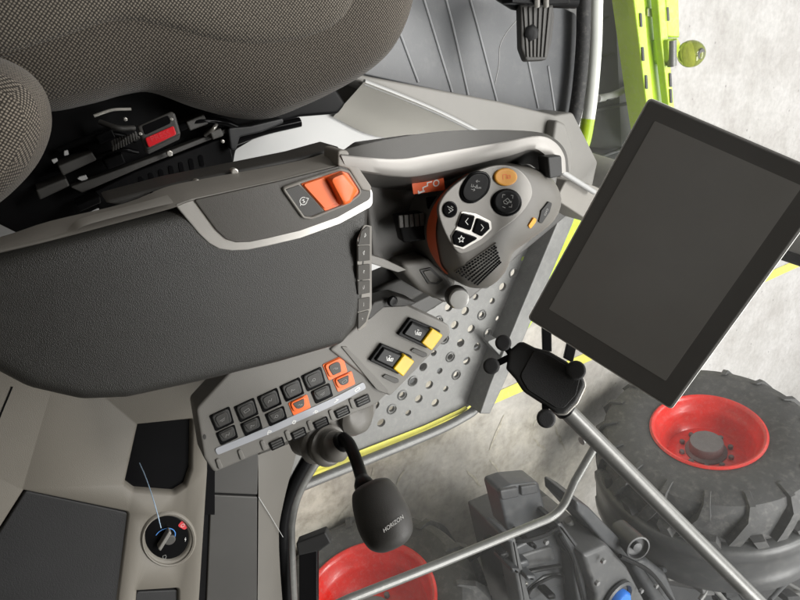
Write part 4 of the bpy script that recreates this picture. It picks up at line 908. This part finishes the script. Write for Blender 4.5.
pd = thing('brake_pedal', 'black ribbed brake pedal hanging over the floor mat', 'pedal', at(536, 30, CZ - 1.10))
FP = face(536, 30, 1.05, (-.15, -.3, 1)); bm = slab(FP, [(520, 4, 2), (553, 2, 2), (555, 18, 6), (552, 42, 20), (547, 60, 4), (526, 61, 4), (521, 48, 12)], -.02, 0, .004, 3); pp = obj('pad', bm, 'dark', pd)
bm = bmesh.new()
for k in range(6):
    x0 = 523.5 + k * 5.1; x1 = 526.8 + k * 3.5; slab(FP, [(x0, 7), (x0 + 2.6, 6.8), (x1 + 2, 57), (x1, 57)], .0, .003, .001, .5, bm=bm)
obj('ribs', bm, 'dark2', pp)
bm = lathe(FP.p(*FP.px(531, 33)), FP.n, [(.017, .0), (.017, .0042), (.0145, .005), (.006, .0052)], 6); obj('emblem', bm, 'black', pp)
bm = tube(line([(470, -30), (514, 3), (540, 1), (575, 2)], 1.09, 3), .014, 12); obj('arm', bm, 'black', pd)
bm = slab(flat(1.03), [(511, -30), (570, -30), (570, 4), (545, 5), (512, 3)], -.03, 0, .003, 2); obj('bracket', bm, 'black', pd)
for x in (537, 546):
    bm = tube([at(x, -2, CZ - 1.02), at(x, 6, CZ - 1.03)], .006, 10); obj('bolt', bm, 'zinc', pd)
# ================================================================== step platform outside the cab
sp = thing('step_platform', 'perforated galvanised step with yellow edge line outside the cab', 'step', at(430, 340, 0.95))
F = flat(1.50)
def wl(x, y): return (x / 2.857 + 340, y / 2.857 + 260)
OUT = [(290, 482), (424, 430), (462, 411), (476, 401), (486, 386), (548, 238), (560, 205), (520, 200), (440, 240), (380, 340), (290, 420)]
ins = [(335, 448), (455, 398), (476, 372), (535, 236), (470, 236), (400, 340), (330, 400)]
def inpoly(p, L):
    c = False
    for i in range(len(L)):
        a, b = L[i - 1], L[i]
        if (a[1] > p[1]) != (b[1] > p[1]) and p[0] < (b[0] - a[0]) * (p[1] - a[1]) / (b[1] - a[1]) + a[0]: c = not c
    return c
holes = []
o_, v1, v2 = V((460.8, 343)), V((-10.5, 14)), V((16.5, 3.9))
for i in range(-12, 13):
    for j in range(-12, 13):
        p = o_ + v1 * i + v2 * j
        if inpoly((p.x, p.y), ins):
            r = 4.7 if (i * 3 + j * 5) % 4 < 2 else 3.5
            c = F.px(p.x, p.y); sc = r * .98 * 2.1 / 600
            holes.append([(c[0] + sc * math.cos(2 * PI * k / 16), c[1] + sc * math.sin(2 * PI * k / 16)) for k in range(16)])
bm = holed(F, F.pts(OUT), holes, 0, .012, .0012)
for h in holes[::3]:
    c = sum((V(q) for q in h), V((0, 0))) / 16
    lathe(F.p(c.x, c.y, -.001), Z, [(.0205, 0), (.019, .004), (.016, .0055), (.0145, .003), (.0145, -.004)], 18, bm=bm, cap0=False, cap1=False)
plate = obj('tread_plate', bm, 'galv', sp, sharp=8)
bm = slab(flat(1.495), [(300, 474), (424, 426), (460, 409.5), (466, 406), (468, 409), (463, 412.5), (425, 429.8), (300, 478.5)], .0, .003, .001, 1); obj('yellow_strip', bm, 'ypaint', sp)
bm = tube(line([(270, 500), (300, 487), (424, 436.5), (464, 417), (477, 407), (487, 391), (520, 312), (556, 222), (575, 170)], 1.47, 5), .0165, 14); obj('edge_tube', bm, 'galv', sp)
bm = slab(flat(1.42), [(480, 414), (490, 414), (501, 391), (533, 318), (572, 226), (583, 196), (568, 196), (556, 226), (520, 312), (490, 385)], -.08, 0, .004, 1); obj('side_rail', bm, 'galv', sp)
bm = slab(flat(1.43), [(487, 342), (496, 338), (512, 352), (506, 362)], -.03, 0, .003, 2); obj('gusset', bm, 'galv', sp)
for P in ([(380, 345), (440, 250), (470, 250), (410, 350)], [(350, 400), (480, 345), (484, 352), (354, 412)]):
    bm = slab(flat(1.75), P, -.08, 0, .004, 1); obj('under_beam', bm, 'chassis', sp)

# ================================================================== green machine parts ahead of the cab
gp = thing('side_cover', 'bright green body panel behind the step platform', 'body panel', at(545, 260, .9))
bm = slab(flat(1.6), [(585, 160), (606, 170), (596, 212), (570, 262), (528, 330), (521, 326), (528, 300), (560, 225)], -.12, 0, .006, 3); obj('cover', bm, 'green', gp)
ap = thing('rubber_apron', 'dark rubber sheet between the windscreen edge and green beam', 'rubber sheet', at(618, 80, .6))
AP = [((580, -90), (580, 20), (578, 120), (590, 215), 2.02), ((598, -90), (599, 20), (600, 110), (606, 210), 1.90), ((614, -90), (616, 20), (620, 110), (624, 212), 1.84), ((630, -90), (634, 20), (640, 110), (642, 214), 1.83), ((644, -90), (650, 20), (656, 110), (660, 216), 1.87), ((655, -90), (662, 20), (668, 110), (674, 218), 1.98)]
bm = sheet([line([(x, y) for x, y in r[:4]], r[4], 5) for r in AP], .04); obj('sheet', bm, 'apron', ap)
bm = bmesh.new()
for L in ([(596, 58), (625, 50), (650, 44)], [(596, 110), (625, 104), (655, 96)], [(596, 20), (625, 12), (650, 8)], [(592, 160), (620, 150), (655, 140)]):
    tube(line([(L[0][0], L[0][1], 1.905), (L[1][0], L[1][1], 1.835), (L[2][0], L[2][1], 1.87)], 0, 4), .007, 8, bm=bm)
obj('seams', bm, 'apron', ap)
bm = tube(line([(598, 98.5), (606, 97), (614, 95), (626, 89.5), (648, 81)], 1.80, 4), .015, 12); obj('hose', bm, 'light', ap)
for x, y in ((611, 99), (632, 91)):
    bm = slab(flat(1.80), [(x - 5, y - 1), (x + 5, y - 4), (x + 5.5, y - 1), (x - 4, y + 2)], .0, .012, .003, 1); obj('clip', bm, 'black', ap)
hf = thing('header_beam', 'bright green steel beam with slots across the concrete floor', 'beam', at(655, 60, .85))
F = flat(1.65)
bm = slab(F, [(632, -100), (634, 0), (639, 40), (646, 98), (655, 160), (682, 160), (673, 101), (668, 40), (664, 0), (660, -100)], -.10, 0, .006, 2); obj('beam', bm, 'green', hf)
bm = slab(flat(1.60), [(632, -100), (634, 0), (639, 40), (646, 98), (655, 160), (662, 160), (654, 98), (648, 40), (645, 0), (643, -100)], -.03, 0, .006, 2); obj('flange', bm, 'green', hf)
bm = slab(flat(1.60), [(655, -100), (658, 0), (661, 40), (668, 100), (674, 160), (681, 160), (674, 101), (669, 40), (666, 0), (663, -100)], -.03, 0, .006, 2); obj('flange', bm, 'green', hf)
bm = slab(flat(1.62), [(663, -100), (666, 0), (667, 37), (680, 38), (679, 0), (677, -100)], -.06, 0, .006, 2); obj('lip', bm, 'green', hf)
bm = bmesh.new()
for x, y in ((641, 20), (643, 54), (646.5, 82), (668, 14), (668.5, 52), (670.5, 80), (671, 96)):
    slab(flat(1.597), [(x - .9, y - 7), (x + 1.0, y - 7), (x + 1.8, y + 7), (x - .2, y + 7)], -.001, .002, .0008, .8, bm=bm)
obj('slots', bm, 'chassis', hf)
bm = slab(flat(1.645), [(648, 8), (654, 9), (654, 17), (648, 16)], 0, .006, .001, 1); obj('plate', bm, 'steel', hf)
lm = thing('marker_lamp', 'yellow-green round lamp on the edge of the green beam', 'lamp', at(690, 53, .85))
bm = slab(flat(1.60), [(668, 40, 2), (678, 38, 2), (681, 44, 2), (676, 58, 2), (672, 66, 2), (669, 60, 2)], -.05, .02, .005, 2); obj('bracket', bm, 'green', lm)
c = at(690, 54, CZ - 1.57); axl = imgu(Z, 1, -.15); prf = [(.012, -.04), (.028, -.036), (.046, -.02), (.052, .0), (.050, .02), (.040, .042), (.022, .052), (.004, .054)]
bm = lathe(c, axl, [(p[0], p[1]) for p in catmull([V(q) for q in prf], 3, False)], 28, sq=(1, .9)); lb = obj('lens', bm, 'lens', lm)
bm = lathe(c + Z * .036 + axl * .004, Z, button(.021, .012, .004), 12); obj('reflector', bm, 'dark2', lb)
bm = tube([at(672, 40, CZ - 1.58), at(672, 66, CZ - 1.58)], .017, 12); obj('base', bm, 'tube', lm)

# ================================================================== parked tractor seen from above
AX = c2w(V((.212, .847, .486))); AX.z = 0; AX.normalize(); FW = Z.cross(AX)
tr = thing('parked_tractor', 'dark tractor with bright red wheel rims parked on the concrete', 'tractor', at(600, 520, .6))
def wheel(cx, cy, d, R, rim, wid, nl, lug=.048, spin=0., fo=0.):
    c = atd(cx, cy, d)                            # centre of the outer rim edge
    bm = bmesh.new(); RI = rim
    P = [(RI - .005, .03), (RI + .004, .0), (RI + .02, -.004), (RI + (R - RI) * .3, -.028), (RI + (R - RI) * .62, -.032), (R - .035, -.006), (R - .012, .03), (R - .002, wid * .3), (R, wid * .5), (R - .002, wid * .7), (R - .012, wid - .03), (R - .035, wid + .006), (RI + (R - RI) * .6, wid + .03), (RI + .02, wid), (RI, wid - .03)]
    lathe(c, AX, P, 72, bm=bm, cap0=False, cap1=False, u=FW)
    u, v = FW, Z
    for i in range(nl):
        for s in (0, 1):
            a0 = 2 * PI * (i + .5 * s) / nl + spin; secs = []
            stations = [(wid * .53, R - .002, 0), (wid * .38, R - .002, .10), (wid * .2, R - .006, .22), (.05, R - .014, .30), (-.002, R - .04, .335), (-.026, R - .10, .35)]
            for (hh, rr, da) in stations:
                h = hh if s == 0 else wid - hh; hw = .040 if rr > R - .03 else .022; a = a0 - da * .32 / max(R, .3) * .9
                top = lug if rr > R - .03 else lug * .5
                w = hw / R
                ring = []
                for (da2, dr) in ((-w, -.012), (-w * .72, top), (w * .72, top), (w, -.012)):
                    q = a + da2; ring.append(c + AX * (h - (0 if rr > R - .03 else (top if s == 0 else -top) * .6)) + (u * math.cos(q) + v * math.sin(q)) * (rr + (dr if rr > R - .05 else dr * .4)))
                secs.append(ring)
            loft(bm, secs)
    bmesh.ops.recalc_face_normals(bm, faces=bm.faces)
    wh = obj('wheel', lathe(c, AX, [(rim * .97, .02), (rim * .97, wid - .02)], 48, cap0=False, cap1=False), 'chassis', tr)
    obj('tyre', bm, 'tyre', wh, sharp=32)
    b2 = bmesh.new(); D = rim
    lathe(c, AX, [(D + .004, .012), (D + .008, -.006), (D - .004, -.014), (D - .018, -.008), (D - .026, .012), (D - .034, .06), (D - .05, .075), (D - .06, .105), (D - .064, .16), (D * .70, .20), (D * .58, .185), (D * .50, .178), (.02, .178)], 64, bm=b2, cap0=False)
    bmesh.ops.recalc_face_normals(b2, faces=b2.faces); rm = obj('rim', b2, 'red', wh, sharp=50)
    hb = D * .30
    b3 = lathe(c + AX * .18, -AX, [(hb * 1.25, 0), (hb * 1.25, .012), (hb * 1.02, .02), (hb * 1.02, .075), (hb * .96, .085), (.01, .086)], 32); hbo = obj('hub', b3, 'hubg', wh)
    for k in range(10):
        a = 2 * PI * k / 10; b4 = lathe(c + AX * .176 + (u * math.cos(a) + v * math.sin(a)) * hb * 1.5, -AX, button(.016, .022, .004), 6); obj('wheel_nut', b4, 'hubg', wh)
    return c
c1 = wheel(707, 430, 3.75, .63, .325, .42, 17, spin=.1)
c2 = wheel(367, 603, 2.95, .56, .345, .40, 14, spin=.25)
# mudguard over the front wheel
bm = bmesh.new(); sec = [(.25, -.05), (.255, .0), (.27, .016), (.33, .020), (.34, .012), (.50, .018), (.51, .026), (.60, .024), (.62, .01), (.625, -.04)]
outr, inn = [], []
arcs = [math.radians(v) for v in range(66, 222, 6)]
def gp_(a, h, r): return c1 + AX * h + (FW * math.cos(a) + Z * math.sin(a)) * r
rings = []
for a in arcs:
    R_ = .63 + .05; ring = [gp_(a, h, R_ + r) for h, r in sec] + [gp_(a, h, R_ + r - .012) for h, r in reversed(sec)]
    rings.append(ring)
loft(bm, rings); bmesh.ops.recalc_face_normals(bm, faces=bm.faces); obj('mudguard', bm, 'fender', tr, sharp=50)
bm = tube([gp_(math.radians(80), .45, .80), gp_(math.radians(80), .55, .5), gp_(math.radians(80), .9, .3)], .03, 12); obj('mudguard_stay', bm, 'chassis', tr)
# cab step, tank and frame between the wheels
def hs_(P, drop, th, m, nm, bev=.012, r=3, parent=tr): return obj(nm, slab(flat(drop), P, -th, 0, bev, r), m, parent)
st_ = hs_([(498, 490, 5), (512, 485, 6), (539, 482, 6), (541, 490), (548, 520), (508, 532)], 1.55, .10, 'chassis2', 'step', .012)
F = flat(1.548); bm = slab(F, [(500, 491, 3), (519, 487.5, 2), (519.5, 497, 2), (502, 501, 3)], -.001, .012, .006, 2); obj('step_cleat', bm, 'chassis', st_)
bm = slab(F, [(521, 487, 2), (538, 484.5, 3), (539.5, 493, 3), (521.5, 496.5, 2)], -.001, .012, .006, 2); obj('step_cleat', bm, 'chassis', st_)
hs_([(515, 548), (556, 528), (575, 560), (590, 660), (535, 660)], 1.50, .35, 'chassis2', 'battery_box')
hs_([(520, 556, 4), (552, 546, 4), (556, 560, 4), (524, 570, 4)], 1.49, .03, 'fender', 'box_lid', .01)
hs_([(527, 590, 8), (545, 576, 8), (570, 572, 8), (572, 582, 6), (548, 590, 6), (530, 602, 4)], 1.49, .02, 'chassis', 'lid_recess', .008)
hs_([(510, 540), (516, 538), (545, 660), (530, 660)], 1.44, .1, 'fender', 'side_rail')
hs_([(560, 527), (575, 518), (604, 546), (585, 556)], 1.62, .3, 'chassis', 'valve_bay')
hs_([(557, 525), (562, 523), (590, 560), (584, 570), (597, 660), (580, 660), (573, 560)], 1.42, .25, 'chassis', 'frame_rail')
hs_([(576, 500, 4), (590, 508, 3), (640, 560), (634, 566), (607, 546), (577, 512)], 1.40, .2, 'chassis2', 'frame_rail')
hs_([(583, 556, 4), (608, 545, 5), (628, 568, 5), (650, 610, 4), (650, 660), (600, 660), (596, 595)], 1.36, .4, 'fender', 'fuel_tank', .02)
hs_([(632, 566, 10), (648, 560, 8), (668, 575, 10), (680, 606, 6), (680, 660), (655, 660), (652, 600)], 1.38, .4, 'chassis2', 'engine_cover', .03)
bm = lathe(at(617, 597, CZ - 1.35), Z, [(.10, 0), (.10, .015), (.085, .02), (.075, .005)], 28, cap1=False); obj('filler_neck', bm, 'chassis2', tr)
bm = lathe(at(618, 599, CZ - 1.35), Z, [(.062, 0), (.062, .025), (.055, .035), (.01, .037)], 10); obj('filler_cap', bm, 'blue', tr)
bm = lathe(at(637, 547, CZ - 1.33), V((-.2, -.3, 1)), [(.052, -.15), (.062, 0), (.062, .012), (.054, .013), (.05, -.01), (.022, -.012), (.024, .006), (.005, .008)], 28); obj('exhaust_stub', bm, 'chassis', tr)
random.seed(11)
for k, (x, y) in enumerate(((572, 534), (575, 540), (579, 546), (585, 543), (590, 538), (566, 529), (583, 536))):
    bm = lathe(at(x, y, CZ - 1.58), V((random.uniform(-.4, .4), random.uniform(-.4, .4), 1)), [(.02, -.04), (.022, .0), (.014, .004), (.014, .03), (.004, .034)], 12); obj('valve', bm, 'zinc' if k % 2 else 'tube', tr)
for L in ([(568, 520, 1.55), (580, 540, 1.54), (600, 560, 1.5)], [(700, 600, 1.6), (720, 575, 1.62), (760, 570, 1.7), (800, 590, 1.7)], [(740, 610, 1.6), (760, 585, 1.65), (790, 560, 1.8), (815, 540, 1.9)], [(690, 575, 1.55), (715, 590, 1.5), (740, 620, 1.5)], [(770, 600, 1.5), (790, 580, 1.6), (820, 560, 1.7)], [(660, 570, 1.5), (690, 566, 1.6), (720, 572, 1.7), (745, 600, 1.7)]):
    bm = tube(line(L, 0, 5), .018, 10); obj('hydraulic_pipe', bm, random.choice(['tube', 'chassis2', 'galv']), tr)
for k in range(16):
    x, y = random.uniform(665, 800), random.uniform(572, 606); dr = random.uniform(1.55, 1.8); s = random.uniform(5, 12)
    bm = slab(flat(dr), [(x - s, y - s * .5, 1), (x + s, y - s * .7, 1), (x + s * .9, y + s * .6, 1), (x - s * .8, y + s * .6, 1)], -.1, 0, .01, 2); obj('engine_block', bm, random.choice(['chassis', 'chassis2', 'hubg', 'tube']), tr)
for k, (x, y) in enumerate(((533, 522), (547, 519), (545, 541), (524, 583), (566, 540), (602, 560), (640, 590), (655, 585), (596, 582))):
    bm = lathe(at(x, y, CZ - (1.47 if k < 5 else 1.34)), Z, button(.014, .016, .004), 6); obj('bolt', bm, 'zinc' if k in (0, 3) else 'hubg', tr)
for L in ([(500, 536, 1.5), (520, 541, 1.44), (545, 535, 1.43), (562, 524, 1.44)], [(560, 535, 1.4), (572, 556, 1.38), (578, 580, 1.38), (586, 610, 1.38)], [(516, 575, 1.46), (535, 570, 1.44), (560, 566, 1.44)], [(470, 560, 1.7), (495, 545, 1.65), (512, 548, 1.6)], [(620, 556, 1.33), (650, 572, 1.33), (672, 600, 1.33)]):
    bm = tube(line(L, 0, 5), .011, 8); obj('cable', bm, 'black', tr)
bm = tube(line([(528, 594, 1.47), (534, 586, 1.42), (552, 577, 1.42), (562, 577, 1.47)], 0, 5), .008, 8); obj('lid_handle', bm, 'black', tr)
random.seed(21)
for k in range(15):
    x = random.uniform(505, 668); y = 545 + (x - 505) * .12 + random.uniform(-12, 50); s_ = random.uniform(2.5, 6); a_ = random.uniform(-.5, .5)
    q = [(x + (u_ * math.cos(a_) - v_ * math.sin(a_)) * s_, y + (u_ * math.sin(a_) + v_ * math.cos(a_)) * s_) for u_, v_ in ((-1, -.6), (1, -.6), (1, .6), (-1, .6))]
    if 583 < x < 655: continue
    hs_(q, random.uniform(1.38, 1.46), .12, random.choice(['chassis', 'black', 'black', 'chassis2']), 'fitting', .012, 2)
hs_([(470, 590), (530, 560), (700, 590), (860, 560), (900, 700), (470, 700)], 1.95, .2, 'chassis', 'underbody')
hs_([(786, 470), (830, 450), (840, 560), (800, 560)], 1.7, .3, 'hubg', 'grille_block')
for k in range(5):
    bm = tube(line([(778 + k * 4, 520 + k * 9, 1.6), (800 + k * 4, 498 + k * 8, 1.6), (830, 480 + k * 8, 1.6)], 0, 3), .012, 8); obj('guard_bar', bm, 'galv', tr)

# ================================================================== cab roof and walls out of view, added to shade the interior
bm = slab(Fr((0, 0, CZ + .42), (1, 0, 0), (0, 1, 0)), [], 0, .05) if False else bmesh.new()
box(bm, Fr((0, 0, CZ + .42), (1, 0, 0), (0, 1, 0)), -1.2, .80, -1.1, .80, 0, .06, .02, .1)
box(bm, Fr((0, 0, CZ + .42), (1, 0, 0), (0, 1, 0)), .80, 1.06, .025, .80, 0, .06, .02)
box(bm, Fr((0, 0, CZ + .40), (1, 0, 0), (0, 1, 0)), -1.2, .8, -1.16, -1.1, -1.6, -.42, .02)
for x0, x1 in ((-1.2, -.42), (.30, .8)): box(bm, Fr((0, 0, CZ + .40), (1, 0, 0), (0, 1, 0)), x0, x1, -1.16, -1.1, -.42, 0, .02)
box(bm, Fr((0, 0, CZ + .40), (1, 0, 0), (0, 1, 0)), 1.0, 1.06, -1.1, -.02, -1.6, 0, .02)
box(bm, Fr((0, 0, CZ + .42), (1, 0, 0), (0, 1, 0)), .80, 1.06, -1.1, .02, 0, .06, .02)
tag(obj('shade_roof', bm, 'liner'), 'unseen grey cab roof and walls added to shade the interior', 'shade roof')

# ================================================================== light
w = bpy.data.worlds.new('World'); S.world = w; w.use_nodes = True
bg = w.node_tree.nodes['Background']; nt = w.node_tree
tcw = nd(nt, 'ShaderNodeTexCoord'); dt = nd(nt, 'ShaderNodeVectorMath', _operation='DOT_PRODUCT'); dt.inputs[1].default_value = V((.05, .80, .60)).normalized(); lk(nt, tcw.outputs['Generated'], dt.inputs[0])
rw = nd(nt, 'ShaderNodeValToRGB'); e = rw.color_ramp.elements          # bright hall front and roof lights ahead, dim hall behind
e[0].position = 0; e[0].color = (.20, .19, .18, 1); e[1].position = 1; e[1].color = (1.0, .99, .97, 1)
for p_, v_ in ((.25, .12), (.45, .06), (.72, .24), (.86, .66)): el = rw.color_ramp.elements.new(p_); el.color = (v_, v_ * .985, v_ * .95, 1)
mw = nd(nt, 'ShaderNodeMapRange'); mw.inputs['From Min'].default_value = -1; lk(nt, dt.outputs['Value'], mw.inputs['Value']); lk(nt, mw.outputs[0], rw.inputs['Fac'])
lk(nt, rw.outputs['Color'], bg.inputs[0]); bg.inputs[1].default_value = 1.0
def area(name, loc, tgt, size, e, col=(1, .985, .955)):
    l = bpy.data.lights.new(name, 'AREA'); l.shape = 'RECTANGLE'; l.size, l.size_y = size; l.energy = e; l.color = col
    o = bpy.data.objects.new(name, l); COL.objects.link(o); o.location = loc
    o.rotation_euler = (V(tgt) - V(loc)).to_track_quat('-Z', 'Y').to_euler(); return o
area('hall_light_front', (-.7, 3.2, 6.4), (.3, .7, 1.6), (3, 1.6), 330)
area('fill_light_right', (3.0, 3.0, 6.0), (2.4, 2.6, 0), (2, 4), 340)  # added fill that brightens the tractor and the floor around it
area('fill_light_far', (.6, 7.5, 4.5), (.6, 5.0, 0), (4, 2), 150)  # added fill aimed at the floor ahead to brighten it
area('hall_light_roof', (-.3, 0.5, 5.5), (.3, .3, 1.5), (2, 1.2), 12)
S.view_settings.view_transform = 'Standard'; S.view_settings.look = 'None'; S.view_settings.exposure = 0; S.view_settings.gamma = 1
S.cycles.max_bounces = 8; S.cycles.transparent_max_bounces = 12; S.cycles.use_denoising = True
